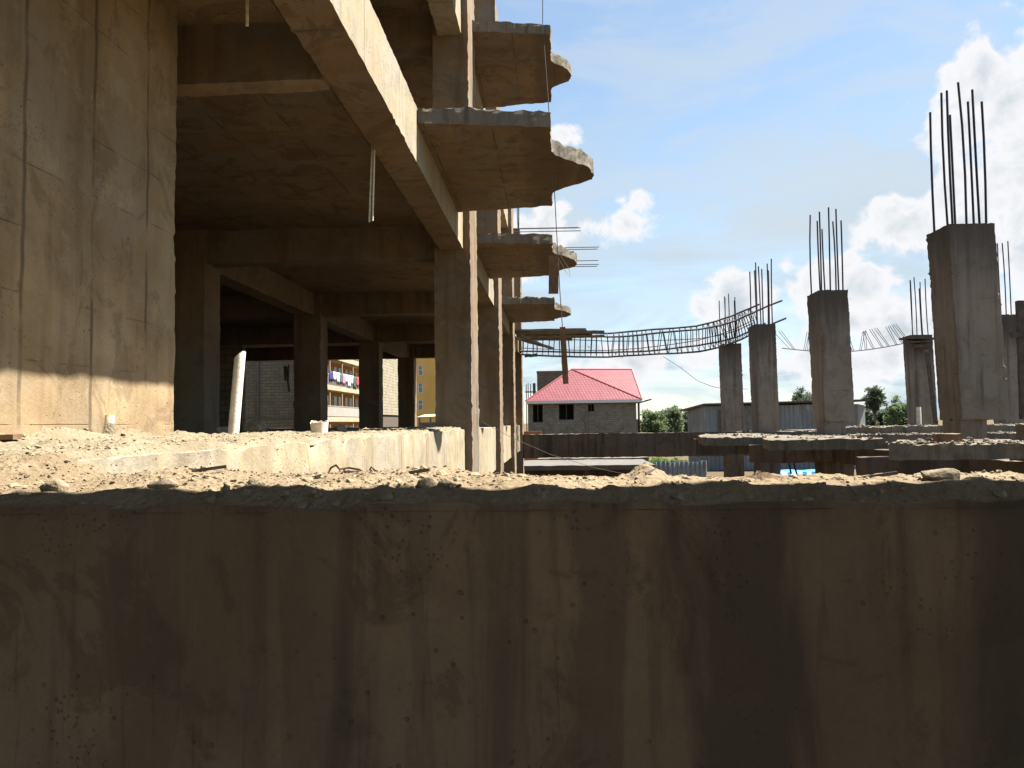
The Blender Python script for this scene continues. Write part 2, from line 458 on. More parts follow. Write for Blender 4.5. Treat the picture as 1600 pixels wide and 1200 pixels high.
# ================================================================== THE SETTING
# ground: a terrace under the photographer, the lower site beyond the wall, out to the horizon
def build_ground():
    ys = [-3000, -300, -40, -8, 1.70, 1.74, 6, 12, 20, 28, 36, 46, 60, 80, 110, 160, 300, 800, 3000]
    xs = [-3000, -700, -200, -90, -50, -30, -20, -12, -6, 0, 6, 12, 20, 30, 50, 90, 200, 700, 3000]
    V, Fc = [], []
    for y in ys:
        for x in xs:
            z = -1.62 if y < 1.72 else GROUND
            if abs(x) < 200 and 10 < y < 200: z += noise.noise(Vector((x * .09, y * .09, 0))) * .12
            V.append((x, y, z))
    n = len(xs)
    for j in range(len(ys) - 1):
        for i in range(n - 1):
            a = j * n + i
            Fc.append((a, a + 1, a + n + 1, a + n))
    o = mesh('ground', V, Fc, M['earth'])
    tag(o, kind='structure', label='bare brown earth of the building site', cat='ground')
build_ground()

# ================================================================== FOREGROUND WALL
NY0, NY1 = 1.32, 1.80
def nd(y): return NY0 + (y - 1.6) * .93 + (.012 if y < 1.73 else 0)
def near_top(x, y):
    """height of the dirt lying on the foreground wall"""
    t = (y - NY0) / (NY1 - NY0)
    h = .011 + .010 * fbm(x * 3.2, y * 3.2, 3.1, 4) + .007 * fbm(x * 12, y * 12, 1.7, 4) + .007 * max(0, fbm(x * 34, y * 34, 7.7, 3))
    h += .004 * math.exp(-((x - .5) / .42) ** 2 - ((t - .95) / .35) ** 2)
    h += .020 * math.exp(-((x + .82) / .14) ** 2 - ((t - .8) / .3) ** 2)
    h += .018 * math.exp(-((x + .29) / .12) ** 2 - ((t - .75) / .25) ** 2)
    h += .030 * math.exp(-((x - .20) / .03) ** 2 - ((t - .92) / .22) ** 2)
    e = min(1, max(0, (y - NY0 - .012 - .012 * noise.noise(Vector((x * 9, 0, 0)))) / .06)); e = e * e * (3 - 2 * e)
    b = min(1, max(0, (NY1 + .03 - y) / .06))
    r = max(0, h) * e * (.35 + .65 * b) - .022 * (1 - e)
    # banked up against the edge of the building floor
    r -= .012 * min(1, max(0, (x + .2) / .5)) * min(1, max(0, (y - NY0 - .15) / .2))
    k = min(1, max(0, (-1.06 - x) / .14)) * min(1, max(0, (y - NY0 - .2) / .22))
    return r + k * .058
WT = -.132
def build_near():
    V, Fc = rbox((-4.2, NY0, -1.62), (6.5, NY1, WT), seg=(.03, .04, .04), amp=.005, eamp=.008, freq=9, maxn=360)
    for v in V:
        if v.z > WT - .09 and v.y < NY0 + .06:
            k = max(0, 1 - (WT - v.z) / .09); k = k * k * (3 - 2 * k)
            v.y += k * (.010 + .012 * noise.noise(Vector((v.x * 8, v.z * 6, 2))))
            v.z -= k * k * (.006 + .012 * max(0, noise.noise(Vector((v.x * 6, 5, 2)))))
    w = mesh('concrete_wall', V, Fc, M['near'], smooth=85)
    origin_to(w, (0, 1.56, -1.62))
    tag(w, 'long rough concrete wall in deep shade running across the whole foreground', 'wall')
    xs = [-4.1 + i * .034 for i in range(50)] + [-2.4 + i * .009 for i in range(500)] + [2.12 + i * .035 for i in range(120)]
    ys = [NY0 + .004 + i * .0095 for i in range(52)]
    V = [(x, y, WT + near_top(x, y) + .004) for y in ys for x in xs]
    n = len(xs)
    Fc = [(j * n + i, j * n + i + 1, j * n + i + 1 + n, j * n + i + n) for j in range(len(ys) - 1) for i in range(n - 1)]
    s = mesh('sand', V, Fc, M['sand'], smooth=80)
    tag(s, 'lumpy tan sand spread along the top of the foreground wall', 'sand', kind='stuff')
    # crumbs
    rnd = random.Random(5); pts, sz = [], []
    for _ in range(6500):
        x = rnd.uniform(-1.5, 1.6); y = NY0 + .02 + .46 * rnd.random() ** .8
        if x > -.1 and rnd.random() < .55: continue
        s_ = .0016 + .0045 * rnd.random() ** 2 * (1.8 if rnd.random() < .12 else 1)
        pts.append((x, y, WT + near_top(x, y) + .003)); sz.append(s_)
    gravel('grit', [Vector(p) for p in pts[::5]], [v * 1.15 for v in sz[::5]], M['stone'], 'small dark crumbs scattered over the sand on the foreground wall', 'grit', 19)
    pts = [p for i, p in enumerate(pts) if i % 5]; sz = [p for i, p in enumerate(sz) if i % 5]
    gravel('grit', pts, sz, M['stone_pale'], 'small pale crumbs of mortar scattered over the sand on the foreground wall', 'grit', 9)
build_near()

def wall_stone(px, wpx, hpx, y, seed, mat, label, group=None, name='stone'):
    """stone sitting on the foreground wall at depth y; px is where the photo shows it, wpx its width"""
    y = nd(y); x = at(px, 760, y).x
    k_ = 1.15 if group else 1.3; wpx *= k_; hpx *= k_ * 1.25
    r = wpx * y / F / 2
    me = stone_mesh(name, r, r * random.Random(seed).uniform(.7, 1.0), hpx * y / F / 2, seed, mat)
    o = bpy.data.objects.new(name, me); COL.objects.link(o)
    o.location = (x, y, WT + near_top(x, y) - .22 * hpx * y / F)
    o.rotation_euler = (0, 0, random.Random(seed).uniform(-.4, .4))
    return tag(o, label, 'stone', group)
G1 = 'shaded stones along the front edge of the foreground wall'
L1 = 'small angular stone in shade on the front edge of the foreground wall'
for i, (px, w, h, y) in enumerate([(130, 22, 9, 1.63), (158, 15, 8, 1.64), (182, 24, 10, 1.62), (330, 22, 12, 1.64), (352, 16, 14, 1.66),
        (385, 20, 14, 1.65), (445, 20, 12, 1.64), (470, 24, 13, 1.62), (497, 16, 10, 1.64), (525, 22, 10, 1.63), (575, 18, 9, 1.62), (604, 26, 12, 1.63), (640, 20, 9, 1.62), (725, 24, 9, 1.62),
        (770, 18, 8, 1.63), (838, 16, 9, 1.64), (905, 22, 8, 1.62), (990, 16, 7, 1.63), (1060, 24, 9, 1.63), (1170, 18, 7, 1.63), (1260, 26, 9, 1.63), (1345, 20, 8, 1.62), (1420, 20, 9, 1.62), (1560, 24, 10, 1.63)]):
    wall_stone(px, w, h, y, 300 + i, M['stone'], L1, G1)
wall_stone(86, 44, 26, 1.71, 5, M['stone'], 'largest dark angular block standing on the front edge of the foreground wall at the left')
wall_stone(34, 34, 14, 1.69, 31, M['stone'], 'low dark stone left of the largest angular block on the foreground wall')
wall_stone(256, 44, 18, 1.70, 33, M['stone'], 'broad flat topped dark stone on the foreground wall below the white pipe')
wall_stone(398, 18, 18, 1.72, 34, M['stone'], 'upright rounded dark stone standing alone on the foreground wall')
wall_stone(668, 34, 24, 1.70, 36, M['stone'], 'dark lump of concrete on the foreground wall below the lit beam end')
wall_stone(700, 30, 15, 1.70, 37, M['stone'], 'dark flat stone right of the concrete lump on the foreground wall')
wall_stone(1470, 56, 20, 1.72, 38, M['stone'], 'large smooth rounded stone at the right end of the foreground wall')
wall_stone(1530, 50, 16, 1.69, 39, M['stone'], 'dark flat stone right of the large rounded stone')
G2 = 'sunlit pale stones on the sand of the foreground wall'
L2 = 'pale dusty stone in sunlight on the sandy top of the foreground wall'
for i, (px, w, h, y) in enumerate([(20, 24, 9, 1.85), (60, 18, 8, 1.9), (480, 22, 11, 1.85), (505, 15, 9, 1.9), (548, 18, 11, 1.8), (575, 22, 9, 1.77), (620, 18, 8, 1.83), (650, 15, 9, 1.95), (690, 20, 10, 1.9),
        (715, 15, 9, 1.85), (742, 22, 9, 1.93), (760, 15, 8, 1.8), (790, 18, 9, 1.98), (815, 24, 9, 2.0), (850, 17, 8, 2.02), (880, 14, 7, 2.0), (925, 18, 9, 2.0), (948, 15, 8, 2.0), (1070, 17, 9, 1.97), (1090, 14, 8, 2.0),
        (1110, 20, 9, 1.98), (1140, 15, 8, 1.95), (1240, 16, 8, 2.0), (1290, 18, 9, 1.98), (1310, 24, 12, 1.95), (1380, 24, 8, 1.95), (1400, 17, 9, 1.98), (1440, 25, 11, 2.0), (1500, 24, 10, 2.02), (1530, 20, 11, 1.96), (1580, 26, 12, 1.95)]):
    wall_stone(px, w, h, y, 500 + i, M['stone_pale'], L2, G2)

# ================================================================== UNFINISHED BUILDING (left)
FZ = -.08                # floor top
CB, CT = 2.76, 2.90      # slab over it
X0, X1 = -1.54, -1.22    # edge beam
ROWS = [10.4, 15.7, 21.0, 26.3]
BLD = empty('unfinished_building', (-6, 14, GROUND), 'unfinished multi storey concrete frame building with rounded balconies on the left', 'building')
rough_box('shear_wall', (-2.72, 1.86, FZ - .01), (-2.4, 4.72, CB), M['formwall'], BLD, seg=.035, amp=.006, eamp=.012, freq=7)
# floor
V, Fc = rbox((-12.3, 1.82, FZ - .2), (X0, 26.9, FZ), seg=(.4, .4, .2), amp=.004, eamp=.008)
mesh('floor_slab', V, Fc, M['frame'], BLD, smooth=35)
V, Fc = rbox((X0, 1.82, -.94), (X1, 12.0, FZ), seg=(.06, .03, .03), amp=.005, eamp=.012, freq=8, maxn=420)
for v in V:
    if v.z > FZ - .12 and v.x > X1 - .06:      # crumbled top arris
        k = max(0, 1 - (FZ - v.z) / .12)
        n_ = max(0, noise.noise(Vector((v.y * 4.2, v.z * 3, 3))) + .5 * noise.noise(Vector((v.y * 17, v.z * 9, 6))))
        v.x -= k * (.004 + .035 * n_); v.z -= k * k * .03 * n_
mesh('floor_edge_beam', V, Fc, M['beamface'], BLD, smooth=35)
rough_box('floor_edge_beam', (X0, 12.003, -.94), (X1, 26.9, FZ), M['beamface'], BLD, seg=(.08, .08, .06), amp=.006, eamp=.014, freq=8, maxn=420)
# first slab above, edge beam
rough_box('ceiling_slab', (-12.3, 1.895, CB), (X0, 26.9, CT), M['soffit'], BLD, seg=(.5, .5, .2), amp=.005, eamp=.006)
rough_box('unseen_cover_slab', (-1.2, -6, CB), (9, 1.895, CT), M['soffit'], BLD, seg=(.5, .5, .2), amp=.004, eamp=.01)  # unseen slab over the camera, added so its edge shades the foreground wall
rough_box('unseen_cover_slab', (-12.3, -6, CB), (X0, 1.88, CT), M['soffit'], BLD, seg=(.5, .5, .2), amp=.004, eamp=.01)
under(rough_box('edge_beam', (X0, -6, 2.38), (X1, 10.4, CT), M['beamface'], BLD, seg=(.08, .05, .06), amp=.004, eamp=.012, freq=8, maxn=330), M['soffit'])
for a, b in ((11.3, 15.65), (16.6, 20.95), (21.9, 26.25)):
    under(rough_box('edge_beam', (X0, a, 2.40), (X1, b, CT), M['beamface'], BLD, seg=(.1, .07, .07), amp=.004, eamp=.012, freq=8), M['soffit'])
# second slab above
Z2B, Z2T = 5.76, 5.90
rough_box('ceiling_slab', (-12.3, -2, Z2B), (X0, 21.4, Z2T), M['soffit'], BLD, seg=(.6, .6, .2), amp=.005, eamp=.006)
for a, b in ((-2, 10.4), (11.3, 15.65), (16.6, 20.95)):
    rough_box('edge_beam', (X0, a, 5.38), (X1, b, Z2T), M['beamface'], BLD, seg=(.1, .08, .08), amp=.006, eamp=.016, freq=8)
# edge columns: deep blades, one arris proud of the beam
for r, zt in zip(ROWS, (9.2, 9.0, 8.4, 6.7)):
    c = rough_box('column', (-1.62, r - .06, GROUND), (-1.125, r + .88, zt), M['frame'], BLD, seg=(.06, .08, .05), amp=.004, eamp=.020, freq=9, seed=r, maxn=260)
    if zt < 7: starters(c, -1.6, -1.15, r, r + .8, zt, 1.5, .012, [(.1, .1), (.5, .1), (.9, .1), (.9, .9), (.1, .9), (.9, .5)], 4)
# inner columns and the beams they carry
for r in ROWS:
    for xa in (-5.42, -11.9):
        rough_box('column', (xa, r, FZ - .19), (xa + .56, r + .5, CB + .01), M['frame'], BLD, seg=.08, amp=.006, eamp=.014, seed=r + xa)
        rough_box('column', (xa, r, GROUND), (xa + .56, r + .5, FZ - .2), M['frame'], BLD, seg=.3, amp=.006, eamp=.01, seed=r + xa)
    rough_box('cross_beam', (-4.86, r + .08, 2.30), (-1.62, r + .38, CB + .004), M['frame'], BLD, seg=.09, amp=.006, eamp=.012, seed=r)
    rough_box('cross_beam', (-11.34, r + .08, 2.30), (-5.42, r + .38, CB + .004), M['frame'], BLD, seg=.15, amp=.006, eamp=.012, seed=r + 2)
for a, b in ((10.9, 15.7), (16.2, 21.0), (21.5, 26.3)):
    rough_box('inner_beam', (-5.34, a, 2.30), (-5.0, b, CB + .004), M['frame'], BLD, seg=.12, amp=.006, eamp=.012, seed=a)
rough_box('cross_beam', (-9, 5.03, 2.35), (X0, 5.22, CB + .004), M['frame'], BLD, seg=(.07, .07, .07), amp=.006, eamp=.014, seed=5)
rough_box('cross_beam', (-9, 8.0, 5.32), (X0, 8.3, Z2B + .004), M['frame'], BLD, seg=.12, amp=.006, eamp=.012, seed=15)
rough_box('cross_beam', (-9, 10.5, 5.32), (-1.62, 10.8, Z2B + .004), M['frame'], BLD, seg=.12, amp=.006, eamp=.012, seed=16)
rough_box('column', (-4.3, 10.4, CT), (-3.8, 10.9, Z2B), M['frame'], BLD, seg=.1, amp=.006, eamp=.012, seed=17)
rough_box('rear_wall', (-12.3, 15.9, CT), (-1.7, 16.1, Z2B), M['frame'], BLD, seg=.3, amp=.006, eamp=.012, seed=18)
rough_box('added_side_wall', (-12.6, 1.86, FZ - .2), (-12.31, 26.9, CB), M['frame'], BLD, seg=.5, amp=.006, eamp=.012)  # unseen wall closing the far side, added to darken the interior
# inside partition left of the opening
pw = blockwork('partition_blocks', (.25, .21, .155), (.21, .175, .13), (.14, .12, .09), .42, .2)
rough_box('partition_wall', (-12.2, 21.1, FZ), (-8.75, 21.3, 2.3), pw, BLD, seg=.3, amp=.006, eamp=.012)

# balconies: tapering slab with a round lobe on its outer edge
def lobe(xc, y0, y1, depth):
    prof = [(-.10, 0), (-.03, .02), (.02, .09), (.07, .21), (.13, .38), (.20, .55), (.29, .74), (.39, .88), (.49, .97), (.58, 1), (.66, .96), (.73, .86), (.80, .66), (.87, .43), (.93, .23), (.98, .08), (1.05, .0)]
    return [(xc + depth * v, y0 + (y1 - y0) * u) for u, v in prof]
def balcony(y0, y1, zt, xo=0.0, seed=0, ly=None, depth=.46):
    l0, l1 = ly or (y0 + .78, y1 - .85)
    out = [(X1, y0), (xo, y0 + .2)] + lobe(xo, l0, l1, depth) + [(xo, y1 - .18), (X1, y1)]
    return slab_prism('balcony', out, zt, zt - .15, [M['fascia'], M['soffit']], BLD, seg=.05, seed=seed, jit=.015, crumb=.03)
balcony(6.85, 9.85, CT, .0, 1, (7.78, 9.06), .47)
balcony(11.55, 14.5, CT, .0, 2, (12.4, 14.0), .42)
balcony(17.6, 21.0, CT, .02, 3, (18.6, 20.4), .42)
balcony(6.85, 9.85, Z2T, .0, 5, (7.78, 9.06), .47)
balcony(10.95, 13.75, Z2T, .02, 4, (12.0, 13.0), .34)
# dirt on the floor edge
def floor_top(x, y):
    h = .016 + .016 * fbm(x * 3.1, y * 2.1, 5.0, 4) + .016 * fbm(x * 13, y * 13, 2.0, 3) + .009 * max(0, fbm(x * 31, y * 31, 4.0, 2))
    h += .05 * math.exp(-((x + 2.4) / .10) ** 2) * (1 if y < 4.8 else math.exp(-(y - 4.8) * 3)) * (.7 + .8 * fbm(y * 3, 2.2, 0, 3))
    e = min(1, max(0, (-1.21 - x) / .07)) * min(1, max(0, (y - 1.70) / .16))
    return max(0, h) * e - .035 * (1 - min(1, max(0, (-1.235 - x) / .035))) - .05 * (1 - min(1, max(0, (y - 1.66) / .16)))
def build_floor_dirt():
    xs = [-2.41 + i * .0152 for i in range(78)]
    ys = [1.66 + i * .02 for i in range(0, 100)] + [3.66 + i * .03 for i in range(0, 220)]
    V = [(x, y, FZ + floor_top(x, y) + .004) for y in ys for x in xs]
    n = len(xs)
    Fc = [(j * n + i, j * n + i + 1, j * n + i + 1 + n, j * n + i + n) for j in range(len(ys) - 1) for i in range(n - 1)]
    tag(mesh('mortar_dust', V, Fc, M['dust'], smooth=80), 'pale crumbly mortar dust banked along the edge of the building floor', 'dust', kind='stuff')
    rnd = random.Random(8); pts, sz = [], []
    for _ in range(3600):
        y = 1.75 + 8.5 * rnd.random() ** 1.3
        x = -1.24 - 1.15 * rnd.random() ** 1.2
        s_ = rnd.uniform(.003, .010) * (2.0 if rnd.random() < .07 else 1)
        pts.append((x, y, FZ + floor_top(x, y) + .002)); sz.append(s_)
    gravel('rubble', pts, sz, M['stone_pale'], 'broken mortar rubble scattered on the sunlit floor edge of the building', 'rubble', 10)
build_floor_dirt()

# ================================================================== THINGS ON THE FLOOR EDGE
def lean_pipe():
    b = at(364, 690, 5.2); t = at(371, 548, 5.2)
    b.z = FZ + .0
    t = Vector((t.x, 5.25, t.z))
    n = 20
    V, Fc = tube([b, b.lerp(t, .33), b.lerp(t, .66), t], .037, n)
    # sawn off at a slant
    ax = (t - b).normalized()
    for v in V[-n:]:
        v -= ax * max(0, (t.x + .03 - v.x)) * .9
    o = mesh('pipe', V, Fc, M['pvc'], smooth=50)
    origin_to(o, b)
    tag(o, 'tall dusty white plastic pipe standing upright on the floor edge', 'pipe')
lean_pipe()
def stub_pipe():
    b = at(168, 690, 4.02); b.z = FZ + .055
    root = empty('pipe_stub', b, 'short cream plastic pipe stub in a mortar collar beside the big form marked wall', 'pipe')
    r = 12.5 * 4.02 / F
    V, Fc = tube([b + Vector((0, 0, .03)), b + Vector((0, 0, .098))], r * .82, 18)
    V2, F2 = tube([b + Vector((0, 0, .098)), b + Vector((0, 0, .070))], r * .7, 18)
    mesh('pipe_body', V, Fc, M['pvc_dirty'], root, smooth=50)
    V, Fc = tube([b + Vector((0, 0, -.02)), b + Vector((0, 0, .02)), b + Vector((0, 0, .052))], [r * 1.5, r * 1.15, r * .9], 20)
    V = [v + noise.noise_vector(v * 40) * .004 for v in V]
    mesh('mortar_collar', V, Fc, M['dust'], root, smooth=70)
stub_pipe()
def broken_tub():
    b = at(499, 688, 5.6); b.z = FZ + floor_top(b.x, 5.6)
    n = 26; V, Fc = [], []
    r0, r1, hh = .058, .066, .105
    for ring, (r, z) in enumerate(((r0, 0), (r1 * .96, hh * .5), (r1, hh), (r1 - .006, hh), (r0 - .006, .008))):
        for k in range(n):
            an = 2 * math.pi * k / n
            top = z
            if ring in (2, 3): top = hh * (.80 + .24 * noise.noise(Vector((math.cos(an) * 2, math.sin(an) * 2, 4))) + (.12 if math.sin(an) > 0 else 0))
            V.append(b + Vector((r * math.cos(an), r * math.sin(an), top)))
    for ring in range(4):
        for k in range(n):
            k2 = (k + 1) % n
            Fc.append((ring * n + k, ring * n + k2, ring * n + n + k2, ring * n + n + k))
    Fc.append(tuple(range(4 * n, 5 * n)))
    o = mesh('plastic_tub', V, Fc, plain('pinkish_white_plastic', (.66, .56, .46), .5, var=.25, scale=14), smooth=60)
    origin_to(o, b)
    tag(o, 'broken whitish plastic tub with a jagged rim standing on the floor edge', 'tub')
broken_tub()
def offcut():
    p = at(4, 692, 3.1); q = at(27, 691, 3.1)
    p.z = q.z = FZ + .05
    V, Fc = oriented_box(p - Vector((.12, 0, 0)), q, .022, .05, .004, 3)
    o = mesh('timber_offcut', V, Fc, M['timber']); origin_to(o, p)
    tag(o, 'short brown timber offcut at the far left foot of the big wall', 'timber')
offcut()
# dark lumps inside the building just behind the edge
for i, (px, py, Y, w, h, lab) in enumerate([(398, 682, 6.6, 44, 22, 'dark heap of rubble on the shaded floor right of the white pipe'),
                                           (346, 686, 6.4, 20, 14, 'dark stone on the shaded floor left of the white pipe'),
                                           (532, 683, 6.8, 26, 12, 'dark lump on the shaded floor right of the broken tub')]):
    b = at(px, py + 5, Y); b.z = FZ
    me = stone_mesh('rubble_lump', w * Y / F / 2, .12, h * Y / F / 2 + .02, 60 + i, M['stone'], 26)
    o = bpy.data.objects.new('rubble_lump', me); COL.objects.link(o); o.location = b
    tag(o, lab, 'stone')
# rusty wire scrap on the foreground wall
def scrap():
    Y = 1.72
    paths = [[(512, 752), (517, 742), (525, 738), (530, 744), (545, 742), (562, 745), (572, 752), (580, 757), (588, 752)],
             [(533, 751), (545, 747), (556, 750), (563, 757)], [(535, 754), (548, 751), (557, 758)], [(576, 750), (580, 741), (586, 746), (588, 750)],
             [(540, 748), (560, 748), (575, 754)]]
    parts = []
    for k, p in enumerate(paths):
        pts = [at(a, b, Y + .02 * math.sin(i * 2 + k)) + Vector((0, 0, .016)) for i, (a, b) in enumerate(p)]
        parts.append(tube(pts, .0024, 5))
    V, Fc = merge(*parts)
    o = mesh('wire_scrap', V, Fc, M['rust']); b = at(550, 757, Y); origin_to(o, b)
    tag(o, 'tangle of rusty bent wire lying on the foreground wall', 'wire')
    pts = [at(a, b, 1.70) + Vector((0, 0, .008)) for a, b in ((706, 757), (712, 753), (720, 751), (722, 754), (712, 757))]
    V, Fc = tube(pts, .004, 6)
    o = mesh('rusty_tie', V, Fc, M['rust']); origin_to(o, pts[0])
    tag(o, 'small rusty red metal scrap on the foreground wall near the first column', 'scrap')
scrap()
def splinters():
    for k, (px, y, L, an, lab) in enumerate(((300, 1.62, .07, .3, 'thin grey wood splinter on the sunlit sand left of the rusty wire tangle'), (640, 1.60, .055, -.5, 'thin wood splinter on the sand between the rusty wire tangle and the first column'),
                                            (1010, 1.66, .06, 1.1, 'thin wood splinter on the sandy mound below the pale flat roof'), (1345, 1.62, .08, .15, 'thin wood splinter on the sand at the right below the bare columns'))):
        x = at(px, 755, y).x; z = WT + near_top(x, y) + .006
        d = Vector((math.cos(an), math.sin(an), .12)) * L
        V, Fc = oriented_box((x, y, z), Vector((x, y, z)) + d, .007, .004, .002, k)
        o = mesh('wood_splinter', V, Fc, M['timber_dark']); origin_to(o, (x, y, z)); tag(o, lab, 'splinter')
splinters()
# a crumpled cement bag
def sack():
    c = at(1188, 752, 1.66); n = 40; m_ = 14
    V, Fc = [], []
    for j in range(m_ + 1):
        for i in range(n + 1):
            u, v = i / n - .5, j / m_ - .5
            x = u * .10 + v * .02; y = v * .08
            h = .024 * max(0, 1 - (u * 2) ** 2) * max(0, 1 - (v * 2) ** 4)
            h *= .75 + .5 * noise.noise(Vector((u * 9 + v * 5, v * 7, 3)))
            h += .010 * abs(noise.noise(Vector((u * 16 + v * 10, v * 4, 8))))
            V.append(Vector((c.x + x, c.y + y, WT + near_top(c.x + x, c.y + y) + .003 + h)))
    for j in range(m_):
        for i in range(n):
            a = j * (n + 1) + i
            Fc.append((a, a + 1, a + n + 2, a + n + 1))
    o = mesh('sack', V, Fc, M['sack'], smooth=60); origin_to(o, c)
    tag(o, 'crumpled brown sack half buried in the sand on the foreground wall', 'sack')
sack()
# rods hanging from the ceiling
def hang(name, pts_list, rad, mat, label, cat):
    V, Fc = merge(*[tube(p, rad, 7) for p in pts_list])
    o = mesh(name, V, Fc, mat, smooth=60); origin_to(o, pts_list[0][0])
    tag(o, label, cat)
Yh = 6.5
hang('hanging_rods', [[Vector((at(587, 218, Yh).x, Yh, CB)), at(584, 270, Yh), at(582, 345, Yh)], [Vector((at(585, 218, Yh).x - .01, Yh + .03, CB)), at(579, 290, Yh), at(577, 347, Yh)]],
     .009, M['rod'], 'pair of pale metal rods hanging from the ceiling slab', 'rods')
Yh = 4.2
hang('hanging_rod', [[Vector((at(386, -5, Yh).x, Yh, CB)), at(386, 40, Yh)]], .010, M['rod'], 'single short rod hanging from the ceiling in front of the nearest beam', 'rod')
Yh = 15.0
hang('hanging_straps', [[at(447, 572, Yh) , at(449, 590, Yh), at(452, 612, Yh)], [at(444, 572, Yh), at(446, 595, Yh)], [at(451, 570, Yh), at(450, 600, Yh)]],
     .02, M['timber_dark'], 'dark strips dangling at the top of the opening beside an inner column', 'strips')

# ================================================================== CONCRETE FRAME (right)
FR = empty('column_frame', (6, 16, GROUND), 'row of bare grey concrete columns on a floor slab with steel bars sticking out on top', 'building frame')
SPOT8 = [(.06, .9), (.12, .08), (.42, .92), (.45, .06), (.60, .9), (.78, .08), (.86, .5), (.95, .1)]
def rcol(x0, x1, y0, y1, zb, zt, seed, bars=1.45, lean=0.0, rad=.0135, spots=SPOT8):
    c = rough_box('column', (x0, y0, zb), (x1, y1, zt), M['grey'], FR, seg=(.04, .06, .035), amp=.005, eamp=.022, freq=6, seed=seed, lean=(lean, 0))
    starters(c, x0 + lean + .03, x1 + lean - .03, y0 + .04, y1 - .04, zt, bars, rad, spots, seed)
    return c
# x is taken at the photo's own column edges
c4 = at(1482, 500, 10.0).x
rcol(c4 + .12, c4 + .69, 10.0, 10.58, -.04, 2.46, 1.0, 1.90, -.07, .0150)
rough_box('column_kicker', (c4 + .12, 10.05, -.35), (c4 + .44, 10.5, -.03), M['grey'], FR, seg=.04, amp=.012, eamp=.02, seed=1.5)
c3 = at(1284, 560, 15.5).x
rcol(c3 + .03, c3 + .60, 15.5, 16.2, -.05, 2.55, 2.0, 1.62, -.05, .0150)
rough_box('column_kicker', (c3 + .02, 15.55, -.4), (c3 + .45, 16.0, -.04), M['grey'], FR, seg=.05, amp=.012, eamp=.02, seed=2.5)
c2 = at(1183, 600, 21.2).x
rcol(c2, c2 + .56, 21.2, 21.9, -.35, 2.60, 3.0, 1.75, -.02, .0165)
c1 = at(1133, 600, 26.2).x
rcol(c1, c1 + .60, 26.2, 26.95, -.36, 2.58, 4.0, 1.75, -.03, .0165, SPOT8[:3] + SPOT8[4:7])
c5 = at(1431, 600, 26.2).x
rcol(c5, c5 + .66, 26.2, 26.9, -.35, 2.75, 5.0, 1.9, -.06, .0165, [(.05, .1), (.3, .1), (.45, .9), (.8, .5), (.9, .1), (.95, .9)])
c6 = at(1568, 560, 21.2).x
rcol(c6, c6 + .5, 21.2, 21.8, -.35, 2.72, 6.0, 2.0, -.12, .0150, [(.05, .1), (.3, .1), (.55, .9), (.6, .1), (.9, .1)])
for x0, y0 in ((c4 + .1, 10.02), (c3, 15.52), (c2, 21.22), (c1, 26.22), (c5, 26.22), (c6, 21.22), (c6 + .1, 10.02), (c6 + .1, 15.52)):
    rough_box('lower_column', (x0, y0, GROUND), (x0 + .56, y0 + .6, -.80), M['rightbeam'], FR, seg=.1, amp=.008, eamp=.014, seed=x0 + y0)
# floor slab, beams, balconies of the frame
for x0, x1, y0, y1, zt, zb in ((5.1, 10, 8.28, 9.0, -.29, -.50), (6.05, 10, 9.2, 10.5, -.10, -.32), (5.1, 14, 15.3, 16.3, -.33, -.78), (5.85, 11, 16.4, 17.4, -.18, -.40),
                               (5.1, 14.5, 21.1, 22.2, -.33, -.8), (7.5, 14.5, 26.2, 27.0, -.36, -.9)):
    rough_box('slab_band', (x0, y0, zb), (x1, y1, zt), M['fascia'], FR, seg=(.06, .1, .06), amp=.012, eamp=.035, seed=y0, maxn=200)
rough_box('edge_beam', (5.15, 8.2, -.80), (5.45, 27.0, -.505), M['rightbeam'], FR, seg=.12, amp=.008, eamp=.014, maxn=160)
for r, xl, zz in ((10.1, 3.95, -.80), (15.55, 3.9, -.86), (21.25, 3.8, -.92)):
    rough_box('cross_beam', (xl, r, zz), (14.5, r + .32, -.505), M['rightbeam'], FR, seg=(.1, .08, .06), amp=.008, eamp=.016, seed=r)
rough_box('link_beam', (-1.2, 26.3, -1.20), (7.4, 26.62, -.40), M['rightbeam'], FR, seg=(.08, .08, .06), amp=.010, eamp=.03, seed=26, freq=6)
def rbal(y0, y1, x, xb, z, seed):
    slab_prism('balcony', [(5.1, y0), (5.1, y1), (xb, y1), (x + .2, y0 + (y1 - y0) * .4), (x, y0)], z, z - .16, [M['fascia'], M['rightbeam']], FR, seed=seed, crumb=.03, jit=.012)
rbal(8.3, 9.5, 3.49, 4.1, -.285, 11)
rbal(12.2, 15.1, 3.31, 4.2, -.32, 12)
rbal(16.0, 20.6, 3.05, 3.95, -.36, 13)
